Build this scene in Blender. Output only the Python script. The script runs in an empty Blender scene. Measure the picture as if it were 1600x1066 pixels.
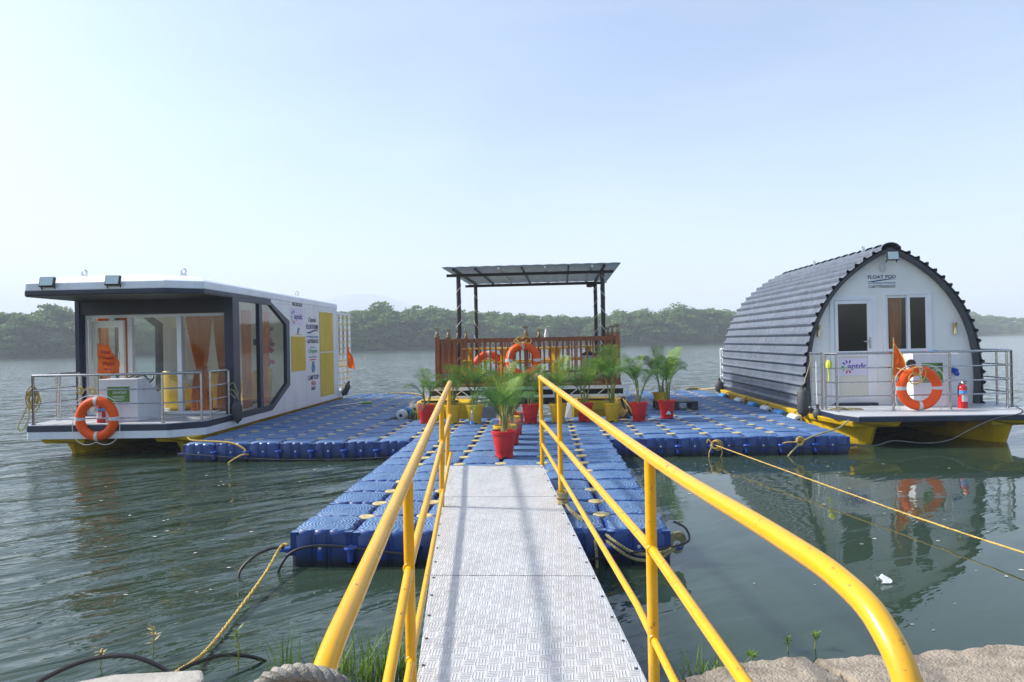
import bpy, bmesh, math, random
import numpy as np
from mathutils import Vector, Matrix, Quaternion

R = math.radians
random.seed(7)
rng = np.random.default_rng(11)
sc = bpy.context.scene
COL = sc.collection

# ------------------------------------------------------------------ camera
F_PX, YAW, PITCH, ROLL = 1091.54, -0.045, 0.0005, -0.0197
CAM = Vector((0.544, -5.442, 1.75))
_cy, _sy = math.cos(YAW), math.sin(YAW)
_f0 = Vector((_sy, _cy, 0)); _r0 = Vector((_cy, -_sy, 0)); _u0 = Vector((0, 0, 1))
_fw = math.cos(PITCH) * _f0 + math.sin(PITCH) * _u0
_u1 = -math.sin(PITCH) * _f0 + math.cos(PITCH) * _u0
_rt = math.cos(ROLL) * _r0 + math.sin(ROLL) * _u1
_up = -math.sin(ROLL) * _r0 + math.cos(ROLL) * _u1
cd = bpy.data.cameras.new('camera'); cam = bpy.data.objects.new('camera', cd); COL.objects.link(cam)
cam.matrix_world = Matrix(((_rt.x, _up.x, -_fw.x, CAM.x), (_rt.y, _up.y, -_fw.y, CAM.y), (_rt.z, _up.z, -_fw.z, CAM.z), (0, 0, 0, 1)))
cd.sensor_width = 36; cd.lens = F_PX / 1600 * 36; cd.clip_start = 0.05; cd.clip_end = 6000
sc.camera = cam

# ------------------------------------------------------------------ world, sun, exposure
SUN = Vector((-0.97, 0.14, math.tan(R(38)))).normalized()
w = bpy.data.worlds.new('World'); sc.world = w; w.use_nodes = True
nt = w.node_tree; nt.nodes.clear()
sky = nt.nodes.new('ShaderNodeTexSky'); sky.sky_type = 'NISHITA'; sky.sun_disc = False
sky.sun_elevation = math.asin(SUN.z); sky.sun_rotation = math.atan2(SUN.x, SUN.y)
sky.air_density = 1.0; sky.dust_density = 2.1; sky.ozone_density = 2.6
bg = nt.nodes.new('ShaderNodeBackground'); bg.inputs['Strength'].default_value = 0.108
wo = nt.nodes.new('ShaderNodeOutputWorld')
# thin uneven high haze all over the sky
wtc = nt.nodes.new('ShaderNodeTexCoord'); wmp = nt.nodes.new('ShaderNodeMapping'); wmp.inputs['Scale'].default_value = (1.0, 1.0, 3.2); wmp.inputs['Rotation'].default_value = (0.15, 0.2, 0.5)
wn = nt.nodes.new('ShaderNodeTexNoise'); wn.inputs['Scale'].default_value = 1.9; wn.inputs['Detail'].default_value = 7; wn.inputs['Roughness'].default_value = 0.55; wn.inputs['Distortion'].default_value = 0.4
wr = nt.nodes.new('ShaderNodeMapRange'); wr.inputs['From Min'].default_value = 0.42; wr.inputs['From Max'].default_value = 0.75; wr.inputs['To Max'].default_value = 0.12
wm = nt.nodes.new('ShaderNodeMix'); wm.data_type = 'RGBA'; wm.inputs[7].default_value = (6.6, 7.2, 7.5, 1)
nt.links.new(wtc.outputs['Generated'], wmp.inputs['Vector']); nt.links.new(wmp.outputs[0], wn.inputs['Vector']); nt.links.new(wn.outputs['Fac'], wr.inputs[0]); nt.links.new(wr.outputs[0], wm.inputs[0])
nt.links.new(sky.outputs[0], wm.inputs[6]); nt.links.new(wm.outputs[2], bg.inputs[0]); nt.links.new(bg.outputs[0], wo.inputs[0])
sd = bpy.data.lights.new('sun', 'SUN'); sd.energy = 3.2; sd.angle = R(4); sd.color = (1, 0.95, 0.88)
so = bpy.data.objects.new('sun', sd); COL.objects.link(so)
so.rotation_euler = (-SUN).to_track_quat('-Z', 'Y').to_euler()
sc.view_settings.view_transform = 'Standard'; sc.view_settings.look = 'None'
sc.view_settings.exposure = 1.18; sc.view_settings.gamma = 1.0
sc.view_settings.use_curve_mapping = False
sc.render.engine = 'CYCLES'
sc.cycles.use_denoising = True
sc.cycles.max_bounces = 8; sc.cycles.transparent_max_bounces = 16; sc.cycles.volume_bounces = 1
sc.cycles.caustics_reflective = False; sc.cycles.caustics_refractive = False

# ------------------------------------------------------------------ helpers
def tag(o, label=None, cat=None, group=None, kind=None):
    if label: o['label'] = label
    if cat: o['category'] = cat
    if group: o['group'] = group
    if kind: o['kind'] = kind
    return o

def root(name, loc, label, cat, group=None):
    o = bpy.data.objects.new(name, None); COL.objects.link(o); o.location = loc
    o.empty_display_size = 0.2
    return tag(o, label, cat, group)

def top_of(o):
    while o.parent: o = o.parent
    return o

def link(name, me, parent=None, mw=None):
    o = bpy.data.objects.new(name, me); COL.objects.link(o)
    if parent: o.parent = parent
    if mw is not None: o.matrix_local = mw
    return o

def smooth(pts, n=6, closed=False):
    P = [Vector(p) for p in pts]; out = []
    m = len(P); rngk = range(m if closed else m - 1)
    for i in rngk:
        if closed: a, b, c, d = P[(i - 1) % m], P[i], P[(i + 1) % m], P[(i + 2) % m]
        else:
            b, c = P[i], P[i + 1]
            a = P[i - 1] if i else b * 2 - c
            d = P[i + 2] if i + 2 < m else c * 2 - b
        for k in range(n):
            t = k / n
            out.append(0.5 * ((2 * b) + (c - a) * t + (2 * a - 5 * b + 4 * c - d) * t * t + (3 * b - a - 3 * c + d) * t ** 3))
    if not closed: out.append(P[-1])
    return out

class MB:
    def __init__(s): s.v = []; s.f = []
    def add(s, vs, fs):
        o = len(s.v); s.v += [tuple(p) for p in vs]; s.f += [[i + o for i in q] for q in fs]; return s
    def box(s, x0, x1, y0, y1, z0, z1):
        vs = [(x, y, z) for x in (x0, x1) for y in (y0, y1) for z in (z0, z1)]
        return s.add(vs, [(0, 1, 3, 2), (4, 6, 7, 5), (0, 4, 5, 1), (2, 3, 7, 6), (0, 2, 6, 4), (1, 5, 7, 3)])
    def obox(s, c, sx, sy, sz, m):
        vs = [Vector(c) + m @ Vector((x * sx / 2, y * sy / 2, z * sz / 2)) for x in (-1, 1) for y in (-1, 1) for z in (-1, 1)]
        return s.add(vs, [(0, 1, 3, 2), (4, 6, 7, 5), (0, 4, 5, 1), (2, 3, 7, 6), (0, 2, 6, 4), (1, 5, 7, 3)])
    def bar(s, a, b, wx, wy, upv=(0, 0, 1)):
        a, b = Vector(a), Vector(b); d = (b - a); L = d.length; d.normalize()
        u = Vector(upv)
        if abs(u.dot(d)) > 0.97: u = Vector((0, 1, 0))
        x = d.cross(u).normalized(); y = x.cross(d)
        m = Matrix((x, d, y)).transposed()
        return s.obox((a + b) / 2, wx, L, wy, m)
    def tube(s, pts, r, n=8, closed=False, caps=True, rr=None):
        P = [Vector(p) for p in pts]; m = len(P)
        T = []
        for i in range(m):
            if closed: d = P[(i + 1) % m] - P[i - 1]
            else: d = P[min(i + 1, m - 1)] - P[max(i - 1, 0)]
            if d.length < 1e-9: d = Vector((0, 0, 1))
            T.append(d.normalized())
        u = Vector((0, 0, 1))
        if abs(u.dot(T[0])) > 0.9: u = Vector((1, 0, 0))
        u = (u - T[0] * u.dot(T[0])).normalized()
        rings = []
        for i in range(m):
            if i:
                q = T[i - 1].rotation_difference(T[i]); u = (q @ u); u = (u - T[i] * u.dot(T[i])).normalized()
            b = T[i].cross(u); ra = rr[i] if rr else r
            rings.append([P[i] + (u * math.cos(2 * math.pi * k / n) + b * math.sin(2 * math.pi * k / n)) * ra for k in range(n)])
        vs = [p for g in rings for p in g]; fs = []
        for i in range(m if closed else m - 1):
            j = (i + 1) % m
            for k in range(n):
                k2 = (k + 1) % n
                fs.append((i * n + k, i * n + k2, j * n + k2, j * n + k))
        if caps and not closed:
            fs.append(list(range(n))[::-1]); fs.append([(m - 1) * n + k for k in range(n)])
        return s.add(vs, fs)
    def lathe(s, prof, n=20, c=(0, 0, 0), m=None, cap0=True, cap1=True):
        c = Vector(c); vs = []; fs = []
        for r, z in prof:
            for k in range(n):
                a = 2 * math.pi * k / n; p = Vector((r * math.cos(a), r * math.sin(a), z))
                vs.append(c + (m @ p if m else p))
        for i in range(len(prof) - 1):
            for k in range(n):
                k2 = (k + 1) % n
                fs.append((i * n + k, i * n + k2, (i + 1) * n + k2, (i + 1) * n + k))
        if cap0: fs.append(list(range(n))[::-1])
        if cap1: fs.append([(len(prof) - 1) * n + k for k in range(n)])
        return s.add(vs, fs)
    def prism(s, poly, fn, a, b):
        """poly: 2D points; fn(p, t) -> 3D, extruded from t=a to t=b"""
        n = len(poly); vs = [fn(p, a) for p in poly] + [fn(p, b) for p in poly]
        fs = [list(range(n))[::-1], [n + i for i in range(n)]]
        fs += [(i, (i + 1) % n, n + (i + 1) % n, n + i) for i in range(n)]
        return s.add(vs, fs)
    def frame(s, outer, inner, fn, a, b):
        n = len(outer)
        vs = [fn(p, a) for p in outer] + [fn(p, a) for p in inner] + [fn(p, b) for p in outer] + [fn(p, b) for p in inner]
        fs = []
        for i in range(n):
            j = (i + 1) % n
            fs += [(i, n + i, n + j, j), (2 * n + i, 2 * n + j, 3 * n + j, 3 * n + i), (i, j, 2 * n + j, 2 * n + i), (n + i, 3 * n + i, 3 * n + j, n + j)]
        return s.add(vs, fs)
    def torus(s, c, R0, r0, m, n1=40, n2=14, sq=1.0):
        vs = []; fs = []; c = Vector(c)
        for i in range(n1):
            a = 2 * math.pi * i / n1
            for k in range(n2):
                b = 2 * math.pi * k / n2
                vs.append(c + m @ Vector(((R0 + r0 * math.cos(b)) * math.cos(a), (R0 + r0 * math.cos(b)) * math.sin(a), r0 * sq * math.sin(b))))
        for i in range(n1):
            for k in range(n2):
                i2, k2 = (i + 1) % n1, (k + 1) % n2
                fs.append((i * n2 + k, i2 * n2 + k, i2 * n2 + k2, i * n2 + k2))
        return s.add(vs, fs)
    def sheet(s, fn, nu, nv):
        vs = [fn(i / nu, j / nv) for j in range(nv + 1) for i in range(nu + 1)]
        fs = [(j * (nu + 1) + i, j * (nu + 1) + i + 1, (j + 1) * (nu + 1) + i + 1, (j + 1) * (nu + 1) + i) for j in range(nv) for i in range(nu)]
        return s.add(vs, fs)
    def mesh(s, name, mat, sm=False, org=(0, 0, 0)):
        me = bpy.data.meshes.new(name); o = Vector(org)
        me.from_pydata([tuple(Vector(p) - o) for p in s.v], [], s.f)
        if mat: me.materials.append(mat)
        bm = bmesh.new(); bm.from_mesh(me); bmesh.ops.recalc_face_normals(bm, faces=bm.faces); bm.to_mesh(me); bm.free()
        if sm: me.polygons.foreach_set('use_smooth', [True] * len(me.polygons)); me.set_sharp_from_angle(angle=R(40))
        me.update(); return me
    def build(s, name, mat, parent=None, sm=False, bevel=0, seg=2, mods=None, thick=0):
        if parent: org = top_of(parent).location
        else:
            a = np.array(s.v); org = ((a[:, 0].min() + a[:, 0].max()) / 2, (a[:, 1].min() + a[:, 1].max()) / 2, a[:, 2].min())
        o = link(name, s.mesh(name, mat, sm, org), parent)
        if not parent: o.location = org
        if thick:
            md = o.modifiers.new('solid', 'SOLIDIFY'); md.thickness = thick; md.offset = 0
        if bevel:
            md = o.modifiers.new('bevel', 'BEVEL'); md.width = bevel; md.segments = seg; md.limit_method = 'ANGLE'; md.angle_limit = R(35)
        return o

def XF(rx=0, ry=0, rz=0):
    return (Matrix.Rotation(rz, 3, 'Z') @ Matrix.Rotation(ry, 3, 'Y') @ Matrix.Rotation(rx, 3, 'X'))

YZ = lambda x0: (lambda p, t: (x0 + t, p[0], p[1]))     # poly in (Y,Z), extruded in X
XZ = lambda y0: (lambda p, t: (p[0], y0 + t, p[1]))     # poly in (X,Z), extruded in Y
XY = lambda p, t: (p[0], p[1], t)

# ------------------------------------------------------------------ materials
def mat(name, col, rough=0.5, metal=0.0, var=0.0, vscale=4.0, col2=None, bump=0.0, bscale=40.0, spec=0.5, stretch=(1, 1, 1), dirt=0.0, dirtcol=(0.12, 0.09, 0.06), dscale=2.5, trans=0.0):
    m = bpy.data.materials.new(name); m.use_nodes = True
    n = m.node_tree.nodes; l = m.node_tree.links; b = n['Principled BSDF']
    b.inputs['Base Color'].default_value = (*col, 1); b.inputs['Roughness'].default_value = rough; b.inputs['Metallic'].default_value = metal
    b.inputs['Specular IOR Level'].default_value = spec
    tc = n.new('ShaderNodeTexCoord'); mp = n.new('ShaderNodeMapping'); mp.inputs['Scale'].default_value = stretch
    l.new(tc.outputs['Object'], mp.inputs['Vector'])
    cur = None
    if var or col2:
        c2 = col2 or tuple(max(0, c * (1 - var)) for c in col)
        c1 = col if col2 else tuple(min(1, c * (1 + var * 0.7)) for c in col)
        t = n.new('ShaderNodeTexNoise'); t.inputs['Scale'].default_value = vscale; t.inputs['Detail'].default_value = 6; t.inputs['Roughness'].default_value = 0.6
        l.new(mp.outputs[0], t.inputs['Vector'])
        rp = n.new('ShaderNodeValToRGB'); rp.color_ramp.elements[0].position = 0.33; rp.color_ramp.elements[1].position = 0.67
        rp.color_ramp.elements[0].color = (*c1, 1); rp.color_ramp.elements[1].color = (*c2, 1)
        l.new(t.outputs['Fac'], rp.inputs[0]); cur = rp.outputs[0]
        mr = n.new('ShaderNodeMapRange'); mr.inputs['To Min'].default_value = max(0, rough - 0.12); mr.inputs['To Max'].default_value = min(1, rough + 0.15)
        l.new(t.outputs['Fac'], mr.inputs[0]); l.new(mr.outputs[0], b.inputs['Roughness'])
    if dirt:
        t2 = n.new('ShaderNodeTexNoise'); t2.inputs['Scale'].default_value = dscale; t2.inputs['Detail'].default_value = 9; t2.inputs['Roughness'].default_value = 0.7
        l.new(mp.outputs[0], t2.inputs['Vector'])
        mr2 = n.new('ShaderNodeMapRange'); mr2.inputs['From Min'].default_value = 0.5; mr2.inputs['From Max'].default_value = 0.75; mr2.inputs['To Max'].default_value = dirt
        l.new(t2.outputs['Fac'], mr2.inputs[0])
        mx = n.new('ShaderNodeMix'); mx.data_type = 'RGBA'
        l.new(mr2.outputs[0], mx.inputs[0])
        if cur: l.new(cur, mx.inputs[6])
        else: mx.inputs[6].default_value = (*col, 1)
        mx.inputs[7].default_value = (*dirtcol, 1); cur = mx.outputs[2]
    if cur: l.new(cur, b.inputs['Base Color'])
    if bump:
        t3 = n.new('ShaderNodeTexNoise'); t3.inputs['Scale'].default_value = bscale; t3.inputs['Detail'].default_value = 4
        l.new(mp.outputs[0], t3.inputs['Vector'])
        bp = n.new('ShaderNodeBump'); bp.inputs['Strength'].default_value = bump; bp.inputs['Distance'].default_value = 0.02
        l.new(t3.outputs['Fac'], bp.inputs['Height']); l.new(bp.outputs[0], b.inputs['Normal'])
    if trans:
        tr = n.new('ShaderNodeBsdfTranslucent'); tr.inputs['Color'].default_value = (*col, 1)
        if cur: l.new(cur, tr.inputs['Color'])
        ms = n.new('ShaderNodeMixShader'); ms.inputs[0].default_value = trans
        l.new(b.outputs[0], ms.inputs[1]); l.new(tr.outputs[0], ms.inputs[2]); l.new(ms.outputs[0], n['Material Output'].inputs['Surface'])
    return m

def glass_mat(name, tint=(0.8, 0.88, 0.9), refl=0.08):
    m = bpy.data.materials.new(name); m.use_nodes = True; n = m.node_tree.nodes; l = m.node_tree.links
    n.remove(n['Principled BSDF'])
    tr = n.new('ShaderNodeBsdfTransparent'); tr.inputs[0].default_value = (*tint, 1)
    gl = n.new('ShaderNodeBsdfGlossy'); gl.inputs['Roughness'].default_value = 0.02
    fr = n.new('ShaderNodeLayerWeight'); fr.inputs['Blend'].default_value = 0.5
    pw = n.new('ShaderNodeMath'); pw.operation = 'POWER'; pw.inputs[1].default_value = 5.0; l.new(fr.outputs['Facing'], pw.inputs[0])
    mr = n.new('ShaderNodeMapRange'); mr.inputs['To Min'].default_value = refl; mr.inputs['To Max'].default_value = 1
    l.new(pw.outputs[0], mr.inputs[0])
    mx = n.new('ShaderNodeMixShader'); l.new(mr.outputs[0], mx.inputs[0]); l.new(tr.outputs[0], mx.inputs[1]); l.new(gl.outputs[0], mx.inputs[2])
    l.new(mx.outputs[0], n['Material Output'].inputs['Surface'])
    return m

M = {}
M['white'] = mat('white_gelcoat', (0.76, 0.78, 0.81), 0.35, var=0.05, vscale=1.5, dirt=0.35, dirtcol=(0.48, 0.45, 0.40), dscale=2.2, stretch=(2.5, 2.5, 0.35))
M['upvc'] = mat('upvc', (0.78, 0.80, 0.82), 0.3, var=0.04)
M['cream'] = mat('cream_panel', (0.70, 0.68, 0.58), 0.55, var=0.06, vscale=1.2)
M['podwall'] = mat('pod_wall', (0.80, 0.81, 0.77), 0.55, var=0.05, vscale=1.2)
M['navy'] = mat('navy_paint', (0.013, 0.022, 0.052), 0.38, var=0.25, vscale=2, dirt=0.04, dirtcol=(0.2, 0.2, 0.2))
M['soffit'] = mat('black_soffit', (0.012, 0.014, 0.018), 0.5)
M['yellowhull'] = mat('yellow_hull', (0.72, 0.46, 0.01), 0.4, var=0.12, vscale=2, dirt=0.5, dirtcol=(0.22, 0.17, 0.04), dscale=2)
M['hulldark'] = mat('hull_underside', (0.02, 0.02, 0.018), 0.6)
M['yellowpanel'] = mat('yellow_panel', (0.66, 0.47, 0.012), 0.5, var=0.1, vscale=2.2, dirt=0.2, dirtcol=(0.35, 0.26, 0.06))
M['greyhull'] = mat('grey_gelcoat', (0.36, 0.37, 0.38), 0.4, var=0.15)
M['steel'] = mat('stainless', (0.46, 0.46, 0.46), 0.24, 1.0, var=0.1, vscale=9)
M['alu'] = mat('aluminium', (0.7, 0.7, 0.7), 0.35, 1.0)
M['chrome'] = mat('brass', (0.7, 0.55, 0.25), 0.25, 1.0)
M['orange'] = mat('lifebuoy_orange', (0.90, 0.095, 0.002), 0.45, var=0.08, vscale=5, bump=0.12, bscale=60, spec=0.3)
M['tape'] = mat('reflective_tape', (0.62, 0.62, 0.62), 0.35, var=0.1, vscale=12)
M['cordwhite'] = mat('white_cord', (0.75, 0.73, 0.68), 0.8, var=0.1, vscale=30)
M['rope'] = mat('yellow_rope', (0.62, 0.42, 0.10), 0.8, var=0.3, vscale=60, bump=0.6, bscale=120)
M['rope2'] = mat('weathered_rope', (0.42, 0.36, 0.18), 0.85, var=0.35, vscale=50, bump=0.6, bscale=120)
M['ropegrey'] = mat('grey_hawser', (0.30, 0.28, 0.24), 0.9, var=0.3, vscale=40, bump=0.5, bscale=200, dirt=0.5, dscale=12)
M['black'] = mat('black_rubber', (0.015, 0.015, 0.016), 0.55, var=0.3, vscale=10)
M['greyrub'] = mat('grey_fender', (0.055, 0.06, 0.065), 0.6, var=0.3, vscale=8, dirt=0.3, dirtcol=(0.2, 0.19, 0.17), dscale=8)
M['red'] = mat('extinguisher_red', (0.55, 0.012, 0.014), 0.25, var=0.1)
M['redpot'] = mat('red_pot', (0.62, 0.016, 0.014), 0.42, var=0.12, vscale=6, dirt=0.25, dirtcol=(0.35, 0.12, 0.08), dscale=9)
M['yelpot'] = mat('yellow_pot', (0.70, 0.42, 0.012), 0.45, var=0.12, vscale=6, dirt=0.25, dirtcol=(0.32, 0.2, 0.06), dscale=9)
M['soil'] = mat('soil', (0.10, 0.065, 0.04), 0.95, var=0.5, vscale=40, bump=1, bscale=60)
M['railyellow'] = mat('rail_yellow', (0.78, 0.395, 0.005), 0.27, var=0.06, vscale=5, dirt=0.35, dirtcol=(0.72, 0.46, 0.10), dscale=3.5)
def chipped(m, col=(0.16, 0.09, 0.04), thr=0.615):
    n = m.node_tree.nodes; l = m.node_tree.links; b = n['Principled BSDF']; src = b.inputs['Base Color'].links[0].from_socket
    tc = n.new('ShaderNodeTexCoord'); t = n.new('ShaderNodeTexNoise'); t.inputs['Scale'].default_value = 26; t.inputs['Detail'].default_value = 8; t.inputs['Roughness'].default_value = 0.7
    l.new(tc.outputs['Object'], t.inputs['Vector']); k = n.new('ShaderNodeMapRange'); k.inputs['From Min'].default_value = thr; k.inputs['From Max'].default_value = thr + 0.05; k.inputs['To Max'].default_value = 0.85
    l.new(t.outputs['Fac'], k.inputs[0]); x = n.new('ShaderNodeMix'); x.data_type = 'RGBA'; l.new(k.outputs[0], x.inputs[0]); l.new(src, x.inputs[6]); x.inputs[7].default_value = (*col, 1); l.new(x.outputs[2], b.inputs['Base Color'])
chipped(M['railyellow'])
M['wood'] = mat('varnished_wood', (0.30, 0.088, 0.025), 0.35, var=0.45, vscale=3, stretch=(8, 8, 1), bump=0.1, bscale=20)
M['darkpole'] = mat('dark_pole', (0.022, 0.016, 0.014), 0.4, var=0.3)
M['canopy'] = mat('canopy_sheet', (0.42, 0.50, 0.55), 0.4, var=0.1, vscale=2, stretch=(6, 1, 1), trans=0.45)
M['yellowfurn'] = mat('yellow_furniture', (0.66, 0.40, 0.01), 0.45, var=0.12, vscale=5)
M['curtain'] = mat('curtain_orange', (0.66, 0.21, 0.035), 0.85, var=0.2, vscale=3, stretch=(10, 10, 1), trans=0.3)
M['flag'] = mat('flag_orange', (0.90, 0.16, 0.015), 0.7, var=0.15, vscale=5, trans=0.45)
M['flagprint'] = mat('flag_print', (0.55, 0.06, 0.02), 0.7, trans=0.3)
M['gold'] = mat('gold_fringe', (0.85, 0.5, 0.05), 0.5)
M['green'] = mat('sign_green', (0.05, 0.20, 0.03), 0.45, var=0.3, vscale=6, col2=(0.11, 0.28, 0.04))
M['inkwhite'] = mat('white_print', (0.8, 0.8, 0.8), 0.5)
M['inknavy'] = mat('navy_print', (0.02, 0.03, 0.13), 0.5)
M['inkblue'] = mat('blue_print', (0.06, 0.22, 0.42), 0.5)
M['inkpurple'] = mat('purple_print', (0.10, 0.06, 0.36), 0.5)
M['inkgreen'] = mat('green_print', (0.03, 0.38, 0.12), 0.5)
M['inklime'] = mat('lime_print', (0.30, 0.55, 0.05), 0.5)
M['inkred'] = mat('red_print', (0.6, 0.03, 0.05), 0.5)
M['inkdark'] = mat('dark_print', (0.06, 0.06, 0.08), 0.5)
M['poster'] = mat('poster_white', (0.70, 0.68, 0.82), 0.4)
M['deckgrey'] = mat('deck_grey', (0.46, 0.48, 0.50), 0.5, var=0.08, vscale=2, dirt=0.3, dirtcol=(0.3, 0.29, 0.27))
M['dustblue'] = mat('blue_vinyl', (0.02, 0.22, 0.55), 0.45, var=0.2, vscale=6)
M['whitevinyl'] = mat('white_vinyl', (0.55, 0.60, 0.63), 0.45, var=0.15, vscale=6)
M['darkplastic'] = mat('dark_plastic', (0.035, 0.04, 0.045), 0.6, var=0.2, dirt=0.4, dirtcol=(0.25, 0.25, 0.25), dscale=5)
M['lampglass'] = mat('lamp_glass', (0.55, 0.66, 0.66), 0.15, spec=0.8)
M['frond'] = mat('palm_leaf', (0.13, 0.27, 0.035), 0.5, col2=(0.055, 0.15, 0.025), vscale=3, trans=0.35)
M['frondy'] = mat('palm_leaf_young', (0.28, 0.38, 0.05), 0.5, col2=(0.13, 0.27, 0.035), vscale=3, trans=0.35)
M['stem'] = mat('palm_stem', (0.22, 0.24, 0.06), 0.6, var=0.4, vscale=20)
M['dry'] = mat('dry_leaf', (0.38, 0.29, 0.15), 0.8, var=0.3, vscale=15)
M['concrete'] = mat('concrete', (0.37, 0.31, 0.235), 0.9, var=0.30, vscale=14, bump=1.0, bscale=70, dirt=0.6, dirtcol=(0.17, 0.13, 0.09), dscale=4.5)
M['concretew'] = mat('pale_concrete', (0.38, 0.36, 0.32), 0.85, var=0.15, vscale=6, bump=0.4, bscale=40)
M['dirt'] = mat('dirt', (0.20, 0.14, 0.085), 0.95, var=0.4, vscale=6, bump=0.9, bscale=18)
M['grass'] = mat('grass_blade', (0.20, 0.31, 0.035), 0.55, col2=(0.05, 0.14, 0.02), vscale=6, trans=0.35)
M['hoseblack'] = mat('hose_black', (0.012, 0.012, 0.013), 0.35)
M['clear'] = glass_mat('bottle_plastic', (0.86, 0.92, 0.95), 0.2)
M['glass'] = glass_mat('window_glass', (0.93, 0.96, 0.96), 0.05)
M['podglass'] = glass_mat('pod_glass', (0.30, 0.34, 0.33), 0.06)
M['lablue'] = mat('label_blue', (0.10, 0.35, 0.75), 0.4)
M['teal'] = mat('teal_cap', (0.02, 0.45, 0.42), 0.4)
M['plug'] = mat('socket_blue', (0.02, 0.06, 0.45), 0.4)
M['brass'] = M['chrome']

# roof cladding of the pod: dark slate-grey coated sheet
M['clad'] = mat('roof_cladding', (0.112, 0.138, 0.18), 0.55, var=0.16, vscale=3, bump=0.12, bscale=50, dirt=0.3, dirtcol=(0.25, 0.25, 0.24), dscale=2)
M['liner'] = mat('arch_liner', (0.05, 0.058, 0.068), 0.5, var=0.15)

def float_mat():
    m = bpy.data.materials.new('float_blue'); m.use_nodes = True; n = m.node_tree.nodes; l = m.node_tree.links; b = n['Principled BSDF']
    tc = n.new('ShaderNodeTexCoord'); geo = n.new('ShaderNodeNewGeometry')
    wv = n.new('ShaderNodeTexNoise'); wv.inputs['Scale'].default_value = 3.5; wv.inputs['Detail'].default_value = 5; wv.inputs['Distortion'].default_value = 2.0
    l.new(tc.outputs['Object'], wv.inputs['Vector'])
    # moulded anti-slip rings on the top face: distance field rings around the block's middle, broken up by noise
    sep = n.new('ShaderNodeSeparateXYZ'); l.new(tc.outputs['Object'], sep.inputs[0])
    def math_(op, a, b_=None):
        q = n.new('ShaderNodeMath'); q.operation = op
        for i, s in enumerate((a, b_)):
            if s is None: continue
            if isinstance(s, (int, float)): q.inputs[i].default_value = s
            else: l.new(s, q.inputs[i])
        return q.outputs[0]
    rad = math_('SQRT', math_('ADD', math_('POWER', math_('ABSOLUTE', sep.outputs[0]), 2.0), math_('POWER', math_('ABSOLUTE', sep.outputs[1]), 2.0)))
    wob = math_('ADD', rad, math_('MULTIPLY', wv.outputs['Fac'], 0.035))
    ring = math_('SINE', math_('MULTIPLY', wob, 230.0))
    ang = math_('ARCTAN2', sep.outputs[1], sep.outputs[0])
    brk = math_('SINE', math_('ADD', math_('MULTIPLY', ang, 24.0), math_('MULTIPLY', wob, 90.0)))
    stud = math_('MULTIPLY', math_('ADD', ring, 1.0), math_('ADD', math_('MULTIPLY', brk, 0.35), 0.65))
    sn = n.new('ShaderNodeSeparateXYZ'); l.new(geo.outputs['Normal'], sn.inputs[0])
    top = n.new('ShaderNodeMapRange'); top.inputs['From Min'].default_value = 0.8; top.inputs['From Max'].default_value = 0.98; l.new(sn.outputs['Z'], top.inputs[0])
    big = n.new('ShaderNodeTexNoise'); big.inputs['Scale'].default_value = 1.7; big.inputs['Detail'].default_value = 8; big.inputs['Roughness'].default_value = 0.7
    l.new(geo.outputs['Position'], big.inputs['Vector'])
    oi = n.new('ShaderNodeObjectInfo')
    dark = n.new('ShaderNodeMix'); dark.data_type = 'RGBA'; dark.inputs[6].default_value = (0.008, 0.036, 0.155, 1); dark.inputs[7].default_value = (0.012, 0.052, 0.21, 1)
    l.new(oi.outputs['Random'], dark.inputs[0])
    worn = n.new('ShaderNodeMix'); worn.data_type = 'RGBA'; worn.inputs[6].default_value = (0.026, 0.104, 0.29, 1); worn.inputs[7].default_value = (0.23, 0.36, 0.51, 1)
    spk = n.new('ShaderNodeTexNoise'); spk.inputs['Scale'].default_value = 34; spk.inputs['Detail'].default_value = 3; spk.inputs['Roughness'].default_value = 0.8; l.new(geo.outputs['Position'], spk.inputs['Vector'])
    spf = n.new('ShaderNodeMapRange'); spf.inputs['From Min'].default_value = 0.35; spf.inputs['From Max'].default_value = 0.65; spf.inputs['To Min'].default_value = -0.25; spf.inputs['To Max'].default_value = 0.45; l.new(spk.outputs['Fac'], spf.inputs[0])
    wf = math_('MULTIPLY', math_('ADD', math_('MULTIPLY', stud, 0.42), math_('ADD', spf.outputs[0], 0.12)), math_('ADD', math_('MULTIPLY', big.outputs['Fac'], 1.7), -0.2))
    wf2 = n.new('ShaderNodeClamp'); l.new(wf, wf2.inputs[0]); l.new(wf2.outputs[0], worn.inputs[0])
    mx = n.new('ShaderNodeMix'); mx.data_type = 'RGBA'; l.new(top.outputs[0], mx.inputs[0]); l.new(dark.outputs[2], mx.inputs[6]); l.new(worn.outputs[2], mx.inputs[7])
    # algae / scum line near the water
    sp = n.new('ShaderNodeSeparateXYZ'); l.new(geo.outputs['Position'], sp.inputs[0])
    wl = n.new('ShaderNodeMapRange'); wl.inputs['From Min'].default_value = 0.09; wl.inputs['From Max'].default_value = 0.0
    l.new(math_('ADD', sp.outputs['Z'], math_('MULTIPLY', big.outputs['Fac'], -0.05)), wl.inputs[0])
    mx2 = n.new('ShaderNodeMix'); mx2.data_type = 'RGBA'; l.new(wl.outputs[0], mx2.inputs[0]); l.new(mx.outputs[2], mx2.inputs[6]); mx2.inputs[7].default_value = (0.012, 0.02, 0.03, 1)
    mud = n.new('ShaderNodeTexNoise'); mud.inputs['Scale'].default_value = 2.6; mud.inputs['Detail'].default_value = 10; mud.inputs['Roughness'].default_value = 0.75; l.new(geo.outputs['Position'], mud.inputs['Vector'])
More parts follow.
